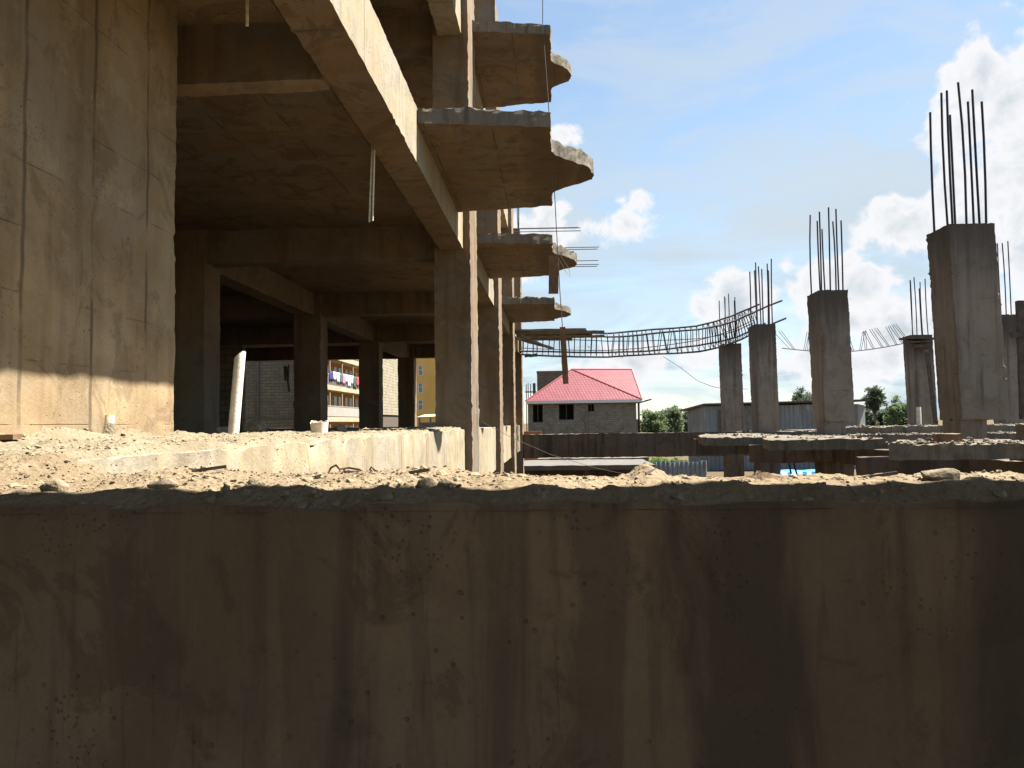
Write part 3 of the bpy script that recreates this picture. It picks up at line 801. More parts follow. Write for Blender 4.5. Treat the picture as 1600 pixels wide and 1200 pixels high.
def frame_debris():
    rnd = random.Random(21); pts, sz = [], []
    for _ in range(2600):
        k = rnd.random()
        if k < .45: x, y, z = 3.75 + 6.2 * rnd.random(), 8.35 + .75 * rnd.random() ** 1.3, -.287
        elif k < .7: x, y, z = 3.9 + 7 * rnd.random(), 12.3 + 1.9 * rnd.random() ** 1.5, -.33
        else: x, y, z = 3.9 + 9 * rnd.random(), 16.1 + 3.6 * rnd.random(), -.36
        if x > 5.1:
            y, z = rnd.choice([(8.3 + .7 * rnd.random(), -.295), (9.2 + 1.3 * rnd.random(), -.105), (15.3 + rnd.random(), -.335), (16.4 + rnd.random(), -.185), (21.1 + rnd.random(), -.335)])
            if z > -.11 and x < 6.05: continue
            if z > -.2 and x < 5.85: continue
        pts.append((x, y, z)); sz.append(rnd.uniform(.012, .04) * (1.7 if rnd.random() < .06 else 1))
    gravel('debris', pts, sz, M['debris'], 'grey mortar debris strewn over the slab edges between the bare columns', 'debris', 22)
frame_debris()
# steel mesh lumps of mortar at the columns' feet are part of the debris; one brick block stands by the nearest column
b = at(1484, 692, 8.6); b.z = -.285
V, Fc = rbox((b.x - .11, 8.55, -.285), (b.x + .11, 8.75, -.18), seg=.03, amp=.006, eamp=.012)
tag(origin_to(mesh('block', V, Fc, M['timber'], smooth=40), b), 'dark brown block lying on the slab edge in front of the nearest bare column', 'block')

# ================================================================== STEEL BETWEEN THE TWO
def cage():
    ctr = [(812, 536), (860, 537), (900, 538), (950, 539), (1000, 537), (1050, 533), (1090, 529), (1124, 522), (1150, 514), (1178, 501), (1200, 490), (1222, 481)]
    path = [at(x, y, 25.9) for x, y in ctr]
    # resample
    fine = []
    for i in range(len(path) - 1):
        k = 4
        for j in range(k): fine.append(path[i].lerp(path[i + 1], j / k))
    fine.append(path[-1])
    w, h = .34, .74
    ro = R(30)
    root = empty('rebar_cage', path[0], 'long sagging steel reinforcement cage stretched between building and bare columns', 'rebar cage')
    def off(p, t, a, b):
        s = Vector((-t.y, t.x, 0)).normalized(); u = s.cross(t) * -1
        if u.z < 0: u = -u
        ca, sa = math.cos(ro), math.sin(ro)
        return p + s * (a * ca - b * sa) + u * (a * sa + b * ca)
    tang = [(fine[min(len(fine) - 1, i + 1)] - fine[max(0, i - 1)]).normalized() for i in range(len(fine))]
    for ci, (a, b, end) in enumerate(((-w / 2, h / 2, 0), (w / 2, h / 2, 5), (-w / 2, -h / 2, 0), (w / 2, -h / 2, 5))):
        pts = [off(p, t, a + .05 * noise.noise(p * .7 + Vector((ci * 5, 0, 0))), b + .07 * noise.noise(p * .6 + Vector((0, ci * 5, 0)))) for p, t in zip(fine, tang)]
        if end: pts = pts[:-end]
        V, Fc = tube(pts, .031, 6)
        mesh('main_bar', V, Fc, M['steel'], root, smooth=60)
    for a, b in ((0, .05), (.05, -.12)):
        pts = [off(p, t, a, b + .12 * math.sin(i * .11 + b * 20)) for i, (p, t) in enumerate(zip(fine, tang))][:-8]
        V, Fc = tube(pts, .014, 5); mesh('loose_bar', V, Fc, M['steel'], root)
    # stirrups
    L = [0]
    for i in range(1, len(fine)): L.append(L[-1] + (fine[i] - fine[i - 1]).length)
    s = .12; rnd = random.Random(3)
    while s < L[-1] - .9:
        i = max(j for j in range(len(L)) if L[j] <= s)
        f = (s - L[i]) / (L[i + 1] - L[i])
        p = fine[i].lerp(fine[i + 1], f); t = tang[i]
        sk = rnd.gauss(0, .035)
        cs = [off(p, t, a, b) + t * (sk * b * 2) for a, b in ((-w / 2, -h / 2), (w / 2, -h / 2), (w / 2, h / 2), (-w / 2, h / 2), (-w / 2, -h / 2))]
        V, Fc = tube(cs, .0135, 4)
        mesh('stirrup', V, Fc, M['steel'], root)
        s += rnd.uniform(.13, .21) if s < 6.2 else rnd.uniform(.07, .11)
    # small mortar spacers under the cage
    for px, py in ((882, 556), (920, 543), (962, 554), (972, 559), (1002, 549), (1060, 548)):
        c = at(px, py, 25.8)
        me = stone_mesh('spacer', .05, .05, .04, px, M['debris'], 12)
        link_mesh('spacer', me, M['debris'], root, c)
cage()
def link_rebar():
    a = at(1222, 544, 26.0); b = at(1424, 534, 26.3)
    n = 26
    pts = []
    for i in range(n + 1):
        p = a.lerp(b, i / n); p.z -= .22 * math.sin(math.pi * i / n) ; pts.append(p)
    root = empty('stirrup_string', a, 'single thin bar strung with upright stirrup loops between two bare columns', 'rebar')
    V, Fc = tube(pts, .016, 5); mesh('bar', V, Fc, M['steel'], root)
    rnd = random.Random(12)
    for px, ti in ((1240, -.9), (1256, .5), (1262, .35), (1266, .1), (1288, -.5), (1300, .4), (1318, .2), (1332, -.3), (1343, .5), (1352, .1), (1364, -.5), (1378, -.7), (1388, -.8), (1400, -.5), (1410, -.7), (1420, -.9)):
        f = (px - 1222) / 202
        i = min(n - 1, int(f * n)); c = pts[i].lerp(pts[i + 1], f * n - i)
        hgt = .62
        top = c + Vector((ti * .42, .1, hgt)); w = .06
        V, Fc = tube([c + Vector((-.01, 0, 0)), top + Vector((-w, 0, 0)), top + Vector((w * .3, 0, .02)), c + Vector((w, .05, 0))], .009, 4)
        mesh('stirrup', V, Fc, M['wire'], root)
link_rebar()
# bars poking out of the upper floors
def slab_bars(name, ends, Y, label, x_in, rad=.013):
    parts = [tube([Vector((x_in, Y + .1 * k, at(x1, y1, Y).z + .02)), at(x1, y1, Y) + Vector((0, .1 * k, 0))], rad, 5) for k, (x1, y1) in enumerate(ends)]
    V, Fc = merge(*parts)
    o = mesh(name, V, Fc, M['steel']); origin_to(o, V[0]); tag(o, label, 'rebar')
slab_bars('slab_rebar', [(907, 356), (903, 354), (908, 358)], 23.0, 'reinforcing bars sticking out sideways just above the second balcony', -1.3)
slab_bars('slab_rebar', [(936, 386), (934, 388)], 23.5, 'pair of bars sticking out behind the round tip of the second balcony', -1.3)
slab_bars('slab_rebar', [(935, 407), (936, 412), (934, 414)], 24.0, 'lowest bars sticking out below the round tip of the second balcony', -1.3)
# a plumb wire with two hanging planks
Yw = 12.1
wire_pts = [at(847, -60, Yw), at(849, 40, Yw), at(853, 160, Yw), at(866, 250, Yw), at(869, 330, Yw), at(872, 420, Yw), at(876, 470, Yw), at(879, 512, Yw)]
wire_pts[2:2] = []
def wire(name, pts, rad, label, mat=None):
    V, Fc = tube(pts, rad, 5)
    o = mesh(name, V, Fc, mat or M['wire']); origin_to(o, pts[0]); tag(o, label, 'wire')
wire('hanging_wire', [at(848, -60, 11.15), at(848, 40, 11.15), at(866, 290, 11.3), at(869, 350, 11.4), at(875, 458, 11.5), at(879, 514, 11.6)], .007, 'long thin wire hanging down in front of the balcony tips')
V, Fc = oriented_box(at(865, 399, 11.35), at(865, 459, 11.35), .145, .03, .006, 1)
o = mesh('hanging_plank', V, Fc, M['timber']); origin_to(o, V[0]); tag(o, 'short reddish brown plank hanging below the tip of the second balcony', 'plank')
V, Fc = oriented_box(at(879, 511, 11.6), at(884, 600, 11.6), .085, .045, .006, 2)
o = mesh('hanging_plank', V, Fc, M['timber']); origin_to(o, V[0]); tag(o, 'long narrow brown plank hanging in front of the red roof', 'plank')
wire('wire_loop', [at(872, 402, 11.4), at(884, 425, 11.4), at(891, 433, 11.4), at(889, 420, 11.4), at(876, 400, 11.4)], .003, 'thin bent wire loop beside the upper hanging plank')
wire('slack_wire', [at(1036, 557, 25.9), at(1060, 572, 25.5), at(1090, 595, 25.3), at(1110, 603, 25.2), at(1122, 606, 25.4), at(1168, 608, 25.6)], .008, 'slack wire drooping from the cage to the farthest bare column')
wire('stay_wire', [at(753, 659, 10.1), at(800, 684, 10.6), at(860, 710, 11.0), at(930, 731, 11.2), at(992, 744, 11.4)], .003, 'pale stay wire running down from the first column across the long beam')
wire('tie_wire', [at(1212, 522, 21.3), at(1222, 533, 23), at(1233, 544, 25.9)], .008, 'short tie wire sloping from the second farthest bare column')
# formwork left under the missing balcony
def formwork():
    root = empty('formwork_deck', (0, 24.5, 2.8), 'ragged dark formwork boards under the start of the steel cage', 'formwork')
    rnd = random.Random(4)
    for i in range(7):
        y = 23.0 + i * .42
        x1 = [.95, 1.0, 1.55, 1.2, 1.6, 1.0, .6][i]
        V, Fc = oriented_box((-1.2, y, 2.78 + rnd.uniform(-.02, .02)), (x1, y + rnd.uniform(-.1, .1), 2.76 + rnd.uniform(-.05, .05)), .05, .40, .02, i)
        mesh('board', V, Fc, M['board'], root)
    V, Fc = oriented_box((-1.2, 22.9, 2.55), at(866, 545, 22.9), .06, .3, .02, 9); mesh('board', V, Fc, M['board'], root)
    V, Fc = oriented_box(at(815, 524, 22.6), at(850, 540, 22.6), .05, .2, .01, 10); mesh('board', V, Fc, M['board'], root)
    V, Fc = oriented_box(at(820, 556, 24), at(840, 555, 24), .08, .25, .03, 11); mesh('board', V, Fc, M['board'], root)
formwork()
# timber beside and on the far right columns
V, Fc = oriented_box(at(1593, 470, 13), at(1600, 655, 13), .1, .08, .01, 5)
V2, F2 = oriented_box(at(1580, 524, 12.95), at(1625, 519, 12.95), .09, .05, .01, 6)
V, Fc = merge((V, Fc), (V2, F2))
o = mesh('timber_prop', V, Fc, M['timber_dark']); origin_to(o, at(1600, 655, 13)); tag(o, 'dark timber prop with a crosspiece at the far right edge', 'timber prop')
V, Fc = oriented_box(at(1448, 548, 25.5), at(1463, 668, 25.5), .12, .06, .01, 7)
o = mesh('leaning_plank', V, Fc, M['timber_dark']); origin_to(o, at(1463, 668, 25.5)); tag(o, 'dark plank leaning on the short bare column behind the nearest column', 'plank')
V, Fc = merge(oriented_box(at(1410, 529, 25.9), at(1456, 530, 25.9), .06, .5, .015, 8), oriented_box(at(1416, 536, 25.9), at(1452, 533, 25.9), .06, .4, .015, 9), oriented_box(at(1424, 541, 25.9), at(1450, 541, 25.9), .07, .4, .015, 10))
o = mesh('column_boards', V, Fc, M['timber_dark']); origin_to(o, V[0]); tag(o, 'weathered boards nailed round the top of the short bare column', 'boards')
V, Fc = tube([at(1436, 666, 19), at(1435.5, 650, 19), at(1435, 636, 19)], .055, 12)
o = mesh('pipe', V, Fc, M['pvc'], smooth=50); origin_to(o, at(1436, 666, 19)); tag(o, 'short white plastic pipe standing on the slab near the short bare column', 'pipe')
for k, (a, b) in enumerate(((( 1231, 716), (1236, 740)), ((1238, 716), (1246, 744)))):
    V, Fc = tube([at(*a, 22), at(*b, 22)], .025, 6)
    o = mesh('thin_prop', V, Fc, M['steel']); origin_to(o, V[0]); tag(o, ('upper' if 0 else '') + ('thin dark rod leaning under the slab, the left of the pair', 'thin dark rod leaning under the slab, the right of the pair')[k], 'rod')

# ================================================================== BACKGROUND: HOUSE WITH RED ROOF
def house():
    Y = 80.0
    z_e = at(910, 627, Y).z; xl = at(822, 627, Y).x; xr = at(1003, 624, Y).x
    D = 10.0
    root = empty('house', ((xl + xr) / 2, Y + 4, GROUND), 'grey stone block house under a pinkish red tiled hip roof', 'house')
    bw = blockwork('house_stone_blocks', (.155, .138, .112), (.20, .183, .152), (.10, .092, .078), .42, .22, 'xy', .025)
    wx0, wx1 = xl + .15, xr - .55
    V, Fc = box((wx0, Y + .5, GROUND), (wx1, Y + D, z_e))
    # openings are real recesses: wall made of strips around them
    wins = [(at(873, 640, Y).x, at(897, 640, Y).x, at(880, 656, Y).z, at(880, 631, Y).z), (at(919, 640, Y).x, at(929, 640, Y).x, at(924, 643, Y).z, at(924, 631, Y).z), (at(832, 640, Y).x, at(848, 640, Y).x, at(840, 660, Y).z, at(840, 632, Y).z)]
    wins.sort()
    parts = []; cur = wx0
    for a, b, c, d in wins:
        parts.append(box((cur, Y + .5, GROUND), (a, Y + .8, z_e))); parts.append(box((a, Y + .5, GROUND), (b, Y + .8, c))); parts.append(box((a, Y + .5, d), (b, Y + .8, z_e))); cur = b
    parts.append(box((cur, Y + .5, GROUND), (wx1, Y + .8, z_e)))
    parts.append(box((wx0, Y + .8, GROUND), (wx0 + .3, Y + D, z_e)))
    parts.append(box((wx1 - .3, Y + .8, GROUND), (wx1, Y + D, z_e)))
    parts.append(box((wx0 + .3, Y + D - .3, GROUND), (wx1 - .3, Y + D, z_e)))
    mesh('wall', *merge(*parts), bw, root)
    # porch wing on the right, set back
    V, Fc = merge(box((wx1 + .002, Y + 2.2, GROUND), (xr - .05, Y + 2.5, at(996, 655, Y).z)), box((xr - .2, Y + 2.2, GROUND), (xr, Y + 2.5, z_e)), box((wx1 + .002, Y + 6, GROUND), (xr, Y + 6.2, z_e)))
    mesh('porch_wall', V, Fc, bw, root)
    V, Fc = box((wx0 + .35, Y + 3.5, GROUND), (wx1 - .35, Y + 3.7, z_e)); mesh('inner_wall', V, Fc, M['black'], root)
    for a, b, c, d in wins:
        fw = .06
        V, Fc = merge(box((a, Y + .62, c), (a + fw, Y + .7, d)), box((b - fw, Y + .62, c), (b, Y + .7, d)), box((a + fw, Y + .62, d - fw), (b - fw, Y + .7, d)), box((a + fw, Y + .62, c), (b - fw, Y + .7, c + fw)), box(((a + b) / 2 - .03, Y + .62, c + fw), ((a + b) / 2 + .03, Y + .7, d - fw)))
        mesh('window', V, Fc, M['timber_dark'], root)
    # string of flat plaster between the storeys
    V, Fc = box((at(914, 640, Y).x, Y + .44, GROUND), (at(921, 640, Y).x, Y + .5, at(917, 643, Y).z)); mesh('pier', V, Fc, M['fascia'], root)
    # roof
    m, nt, bs = new_mat('red_roof_tiles')
    pos = nt.node('ShaderNodeNewGeometry').outputs['Position']; x, y, z = nt.sep(pos)
    wx = nt.math('SINE', nt.math('MULTIPLY', nt.math('ADD', x, nt.math('MULTIPLY', y, .35)), 2 * math.pi / .34)); wz = nt.math('FRACT', nt.math('MULTIPLY', z, 1 / .27))
    n = nt.noise(pos, 1.2, 5)
    c = nt.mix(nt.step(n, .3, .7), (.125, .032, .041), (.165, .050, .059))
    c = nt.mix(nt.math('MULTIPLY', nt.step(wz, .45, .95), .85), c, (.11, .018, .026))
    c = nt.mix(nt.math('MULTIPLY', nt.step(wx, .0, 1.0), .45), c, (.15, .024, .034))
    nt.put(bs.inputs['Base Color'], c); bs.inputs['Roughness'].default_value = .55
    nt.put(bs.inputs['Normal'], nt.bump(nt.math('ADD', nt.math('MULTIPLY', wx, .25), wz), .5, .03))
    e = z_e + .12
    FLp, FRp = Vector((xl - .05, Y - .1, e)), Vector((xr, Y - .1, e))
    BR, BL = Vector((xr - .1, Y + D + .6, e)), Vector((xl - .05, Y + D + .6, e))
    R1 = at(893, 577, Y + 4.5); R2 = at(987, 579, Y + 5.5)
    R2.z = R1.z - .06
    V = [FLp, FRp, BR, BL, R1, R2]
    mesh('roof', V, [(0, 1, 4), (1, 5, 4), (1, 2, 5), (2, 3, 4, 5), (3, 0, 4)], m, root)
    # hip capping
    V, Fc = merge(tube([FRp, R1], .09, 6), tube([FLp, R1], .09, 6), tube([R1, R2], .09, 6), tube([R2, FRp], .07, 6))
    mesh('ridge_cap', V, Fc, plain('dark_red_capping', (.17, .028, .036), .6), root)
    wh = plain('white_fascia', (.5, .5, .52), .6, var=.1)
    V, Fc = merge(box((xl, Y - .12, e - .30), (xr, Y - .06, e - .01)), box((xr - .06, Y - .06, e - .30), (xr, Y + D + .6, e - .01)))
    mesh('fascia_board', V, Fc, wh, root)
    V, Fc = merge(box((xl, Y - .06, e - .34), (xr - .06, Y + .5, e - .30)))
    mesh('eaves_soffit', V, Fc, M['timber_dark'], root)
    V, Fc = oriented_box((xr, Y + 2, e - .3), at(1017, 624, Y + 2), .15, 1.2, .03, 4); mesh('canopy_board', V, Fc, M['timber_dark'], root)
house()
def rear_block():
    Y = 95
    a = at(839, 583, Y); b = at(892, 585, Y)
    bw = blockwork('tower_blocks', (.12, .105, .075), (.15, .132, .10), (.075, .068, .055), .4, .2, 'xy')
    root = empty('block_tower', (a.x + 2, Y + 3, GROUND), 'unfinished stone block tower standing behind the red roof', 'building')
    V, Fc = merge(box((a.x, Y, GROUND), (b.x, Y + .3, a.z)), box((a.x, Y + .3, GROUND), (a.x + .3, Y + 5, a.z)), box((b.x - .3, Y + .3, GROUND), (b.x, Y + 5, a.z)), box((a.x + .3, Y + 4.7, GROUND), (b.x - .3, Y + 5, a.z)))
    mesh('wall', V, Fc, bw, root)
    V, Fc = box((a.x - .05, Y - .05, a.z), (b.x + .05, Y + 5.05, a.z + .25)); mesh('roof_slab', V, Fc, M['fascia'], root)
    # bare posts beside it
    V, Fc = merge(*[box((at(px, 600, Y).x, Y + 1, GROUND), (at(px, 600, Y).x + w, Y + 1.2, at(px, py, Y).z)) for px, py, w in ((821, 600, .1), (824, 598, .1), (828, 599, .1), (832, 598, .35))], box((at(820, 612, Y).x, Y + 1.02, at(820, 613, Y).z), (at(838, 612, Y).x, Y + 1.15, at(820, 612, Y).z + .08)))
    o = mesh('scaffold', V, Fc, M['fascia']); origin_to(o, (at(826, 600, Y).x, Y + 1, GROUND)); tag(o, 'thin bare posts with a rail standing left of the block tower', 'scaffold')
rear_block()

# ------------------------------------------------------------------ low buildings between
def low_roof():
    a = at(815, 728, 29.6); z = a.z
    root = empty('low_shed', (1.2, 32, GROUND), 'low shed with a pale flat concrete roof and a dark open front', 'shed')
    pale = concrete('pale_roof_concrete', (.21, .20, .185), (.17, .16, .145), (.10, .09, .08), streak=.3, scale=.6)
    V, Fc = rbox((-1.6, 29.6, z - .18), (3.75, 34.0, z), seg=.2, amp=.01, eamp=.02); mesh('roof_slab', V, Fc, pale, root, smooth=35)
    V, Fc = merge(box((-1.5, 31.2, GROUND), (3.6, 31.4, z - .18)), box((-1.5, 31.4, GROUND), (-1.3, 33.9, z - .18)), box((3.4, 31.4, GROUND), (3.6, 33.9, z - .18)))
    mesh('wall', V, Fc, M['timber_dark'], root)
    V, Fc = merge(*[box((x, 29.8, GROUND), (x + .15, 29.95, z - .18)) for x in (-1.3, 1.1, 3.4)]); mesh('post', V, Fc, M['timber_dark'], root)
    z2 = at(900, 716, 37).z
    root2 = empty('low_shed', (1.5, 39, GROUND), 'second low flat roofed shed just behind the pale roof', 'shed')
    V, Fc = rbox((-.9, 37, z2 - .2), (4.4, 41, z2), seg=.25, amp=.02, eamp=.03); mesh('roof_slab', V, Fc, M['fascia'], root2, smooth=35)
    V, Fc = box((-.8, 37.2, GROUND), (4.3, 40.9, z2 - .2)); mesh('wall', V, Fc, M['rightbeam'], root2)
    bk = blockwork('red_brick', (.42, .13, .06), (.36, .11, .055), (.3, .2, .14), .24, .09, 'xy', .012)
    p = at(820, 674, 45)
    V, Fc = box((p.x - .8, 45, GROUND), (at(846, 674, 45).x, 45.3, p.z)); o = mesh('brick_wall', V, Fc, bk); origin_to(o, (p.x, 45, GROUND)); tag(o, 'orange red brick wall glimpsed beside the last building column', 'wall')
    # corrugated fence of blue-grey sheets
    fs = iron_sheet('fence_sheet', (.20, .235, .27), (.18, .13, .1))
    V, Fc = [], []
    xs = [at(1012, 724, 34).x + i * .05 for i in range(52)]
    zt = at(1040, 722, 34).z
    for i, x in enumerate(xs):
        yy = 34 + .03 * math.sin(i * 1.6); t_ = zt + .12 * noise.noise(Vector((math.floor(i / 9) * 3.3, 0, 0)))
        V += [(x, yy, GROUND), (x, yy, t_), (x, yy + .03, GROUND), (x, yy + .03, t_)]
    for i in range(len(xs) - 1):
        Fc += [(4 * i, 4 * i + 4, 4 * i + 5, 4 * i + 1), (4 * i + 2, 4 * i + 3, 4 * i + 7, 4 * i + 6), (4 * i + 1, 4 * i + 5, 4 * i + 7, 4 * i + 3)]
    o = mesh('sheet_fence', V, Fc, fs); origin_to(o, (xs[0], 34, GROUND)); tag(o, 'low fence of blue grey corrugated sheets right of the pale flat roof', 'fence')
low_roof()
def shed():
    Y = 50
    root = empty('iron_shed', (at(1210, 650, Y).x, Y + 3, GROUND), 'long shed of patched grey iron sheets behind the bare columns', 'shed')
    ir = iron_sheet('patched_iron', (.17, .18, .185), (.15, .11, .085))
    pts = [(at(1102, 633, Y).x, Y), (at(1340, 633, Y).x, Y), (at(1350, 633, Y + 6).x, Y + 6), (at(1074, 633, Y + 5).x, Y + 5)]
    zt = at(1220, 633, Y).z
    V, Fc = [], []
    for k in range(4):
        a, b = Vector(pts[k]), Vector(pts[(k + 1) % 4])
        n = max(2, int((b - a).length / .075)); nrm = Vector(((b - a).y, -(b - a).x)).normalized()
        base = len(V)
        for i in range(n + 1):
            p = a.lerp(b, i / n) + nrm * .03 * math.sin(i * 1.7)
            lap = .02 * (int(i / 11) % 2)
            p = p + nrm * lap
            V += [(p.x, p.y, GROUND), (p.x, p.y, zt)]
        for i in range(n): Fc.append((base + 2 * i, base + 2 * i + 2, base + 2 * i + 3, base + 2 * i + 1))
    mesh('wall', V, Fc, ir, root)
    zr = zt + .05
    o = .45
    V = [(pts[0][0] - o * .4, pts[0][1] - o, zr), (pts[1][0] + o * 1.5, pts[1][1] - o, zr + .12), (pts[2][0] + o, pts[2][1] + o, zr + .25), (pts[3][0] - o, pts[3][1] + o, zr - .30)]
    V = [Vector(v) for v in V] + [Vector(v) + Vector((0, 0, .12)) for v in V]
    mesh('roof', V, [(0, 3, 2, 1), (4, 5, 6, 7), (0, 1, 5, 4), (1, 2, 6, 5), (2, 3, 7, 6), (3, 0, 4, 7)], M['timber_dark'], root)
    # openings and repairs
    for px0, px1, py0, py1, mt in ((1122, 1126, 640, 676, M['timber_dark']), (1209, 1216, 640, 668, ir), (1165, 1171, 636, 672, M['board'])):
        V, Fc = box((at(px0, py0, Y).x, Y - .08, at(px0, py1, Y).z), (at(px1, py0, Y).x, Y - .045, at(px0, py0, Y).z)); mesh('patch', V, Fc, mt, root)
shed()
def tarp():
    Y = 38
    a = at(1196, 737, Y); b = at(1290, 735, Y); n, m_ = 40, 10
    V, Fc = [], []
    for j in range(m_ + 1):
        for i in range(n + 1):
            u, v = i / n, j / m_
            x = a.x + (b.x - a.x) * u; y = Y + 2.0 * v
            z = a.z - .75 + .75 * min(1, math.sin(math.pi * min(1, v * 1.2 + .02)) * 2.2) + .05 * noise.noise(Vector((x * 2, y * 2, 1)))
            V.append((x, y, z if 0 < j < m_ else GROUND))
    for j in range(m_):
        for i in range(n):
            q = j * (n + 1) + i; Fc.append((q, q + 1, q + n + 2, q + n + 1))
    o = mesh('tarpaulin', V, Fc, plain('blue_plastic', (.06, .28, .62), .4, var=.2, scale=2), smooth=60); origin_to(o, (a.x, Y, GROUND)); tag(o, 'bright blue plastic tarpaulin over a heap below the slab', 'tarpaulin')
tarp()

# ================================================================== BUILDINGS SEEN THROUGH THE GROUND FLOOR
def block_wall_house():
    bw = blockwork('neighbour_blocks', (.195, .16, .108), (.155, .128, .088), (.11, .09, .063), .38, .13, 'xy', .016)
    Y = 32
    xr = at(464, 640, Y).x
    root = empty('block_building', (xr - 4, Y + 2, GROUND), 'plain windowless grey block building seen between the white pipe and the inner columns', 'building')
    V, Fc = box((xr - 10, Y, GROUND), (xr, Y + 2.4, 7.0)); mesh('wall', V, Fc, bw, root)
    V, Fc = merge(box((at(399, 640, Y).x, Y - .06, GROUND), (at(405, 640, Y).x, Y, 7.0)), box((xr - 10, Y - .04, at(420, 654, Y).z), (at(399, 640, Y).x - .01, Y, at(420, 651, Y).z)), box((at(405, 640, Y).x + .01, Y - .04, at(420, 654, Y).z), (xr, Y, at(420, 651, Y).z)))
    mesh('ring_beam', V, Fc, M['fascia'], root)
block_wall_house()
GARM = []
def apartments():
    X = -22.0
    ya, yb = 62, 100
    root = empty('apartment_block', (X, 80, GROUND), 'orange apartment block with long white balconies and washing hung out', 'apartment building')
    org = plain('orange_plaster', (.34, .15, .032), .8, var=.15, scale=1.0); crm = plain('cream_plaster', (.30, .245, .165), .8, var=.12, scale=1.0)
    wht = plain('white_rail', (.22, .21, .20), .6, var=.15, scale=2); win = plain('dark_window_glass', (.05, .05, .055), .2, var=.3, scale=1, bump=0, spec=.6)
    V, Fc = box((X - 8, ya, GROUND), (X, yb, 14)); mesh('wall', V, Fc, org, root)
    zs = [at(513, py, 74).z for py in (652, 605, 558)]
    zs = [zs[0] - 2.9] + zs + [zs[2] + 2.9]
    doors = []
    for k, z in enumerate(zs):
        V, Fc = box((X, ya, z - .45), (X + 1.3, yb, z)); mesh('balcony_slab', V, Fc, crm, root)
        bars = [box((X + 1.22, ya, z + .98), (X + 1.28, yb, z + 1.05))]
        y = ya
        while y < yb:
            bars.append(box((X + 1.23, y, z), (X + 1.27, y + .05, z + .98))); y += .16 if k != 2 else .14
        V, Fc = merge(*bars); mesh('railing', V, Fc, wht, root)
        if k == 1:
            V, Fc = box((X + 1.285, ya, z + .06), (X + 1.30, yb, z + .92)); mesh('railing_sheet', V, Fc, plain('pale_sheet', (.25, .235, .21), .7), root)
        y = ya + 1
        while y < yb - 3:
            V, Fc = merge(box((X + .004, y, z + .02), (X + .05, y + .95, z + 2.1))); mesh('door', V, Fc, win, root)
            V, Fc = merge(box((X + .004, y + 1.7, z + .9), (X + .05, y + 2.9, z + 2.1))); mesh('window', V, Fc, win, root)
            y += 4.1
        y = ya
        pill = []
        while y < yb:
            pill.append(box((X + 1.05, y, z), (X + 1.17, y + .14, z + 2.45))); y += 4.1
        V, Fc = merge(*pill); mesh('balcony_posts', V, Fc, crm, root)
    # washing on the top rail, each garment a thing of its own
    z = zs[2] + 1.30
    cols = [('dark blue', (.03, .03, .12)), ('white', (.36, .36, .38)), ('white', (.34, .34, .38)), ('dark green', (.02, .10, .06)), ('pink', (.7, .16, .35)), ('white', (.37, .35, .35)), ('light blue', (.4, .55, .7)), ('pale pink', (.7, .4, .45)), ('dark green', (.015, .07, .05)), ('red', (.5, .04, .06))]
    yy = 69.6
    seen = {}
    for i, (cn, col) in enumerate(cols):
        y0 = yy; w = random.uniform(.75, 1.35); yy += w + .12
        n = 8; V, Fc = [], []
        hl = random.uniform(.8, 1.25)
        for j in range(5):
            for q in range(n + 1):
                u = q / n
                zz = z - hl * j / 4 * (1 - .18 * abs(u - .5) * (1 if i % 2 else -1))
                V.append((X + 1.33 + .03 * math.sin(u * 9 + i) * (j / 4), y0 + w * (u if j > 1 or i % 3 else .1 + .8 * u), zz))
        for j in range(4):
            for q in range(n):
                a = j * (n + 1) + q; Fc.append((a, a + 1, a + n + 2, a + n + 1))
        o = mesh('garment', V, Fc, plain('cloth_' + cn.replace(' ', '_'), col, .9, var=.2), smooth=60)
        md = o.modifiers.new('thickness', 'SOLIDIFY'); md.thickness = .015
        origin_to(o, (X + 1.33, y0, z))
        GARM.append((o, cn))
    firsts = {}
    for i, (o, cn) in enumerate(GARM):
        prev = GARM[i - 1][1] if i else None; nxt = GARM[i + 1][1] if i + 1 < len(GARM) else None
        if prev is None: lab = f'{cn} garment hanging first from the left on the orange balcony'
        elif nxt is None: lab = f'{cn} garment hanging last on the right of the washing on the orange balcony'
        else: lab = f'{cn} garment between the {prev} and {nxt} ones on the balcony'
        tag(o, lab, 'garment', 'washing hung on the balcony rail')
apartments()
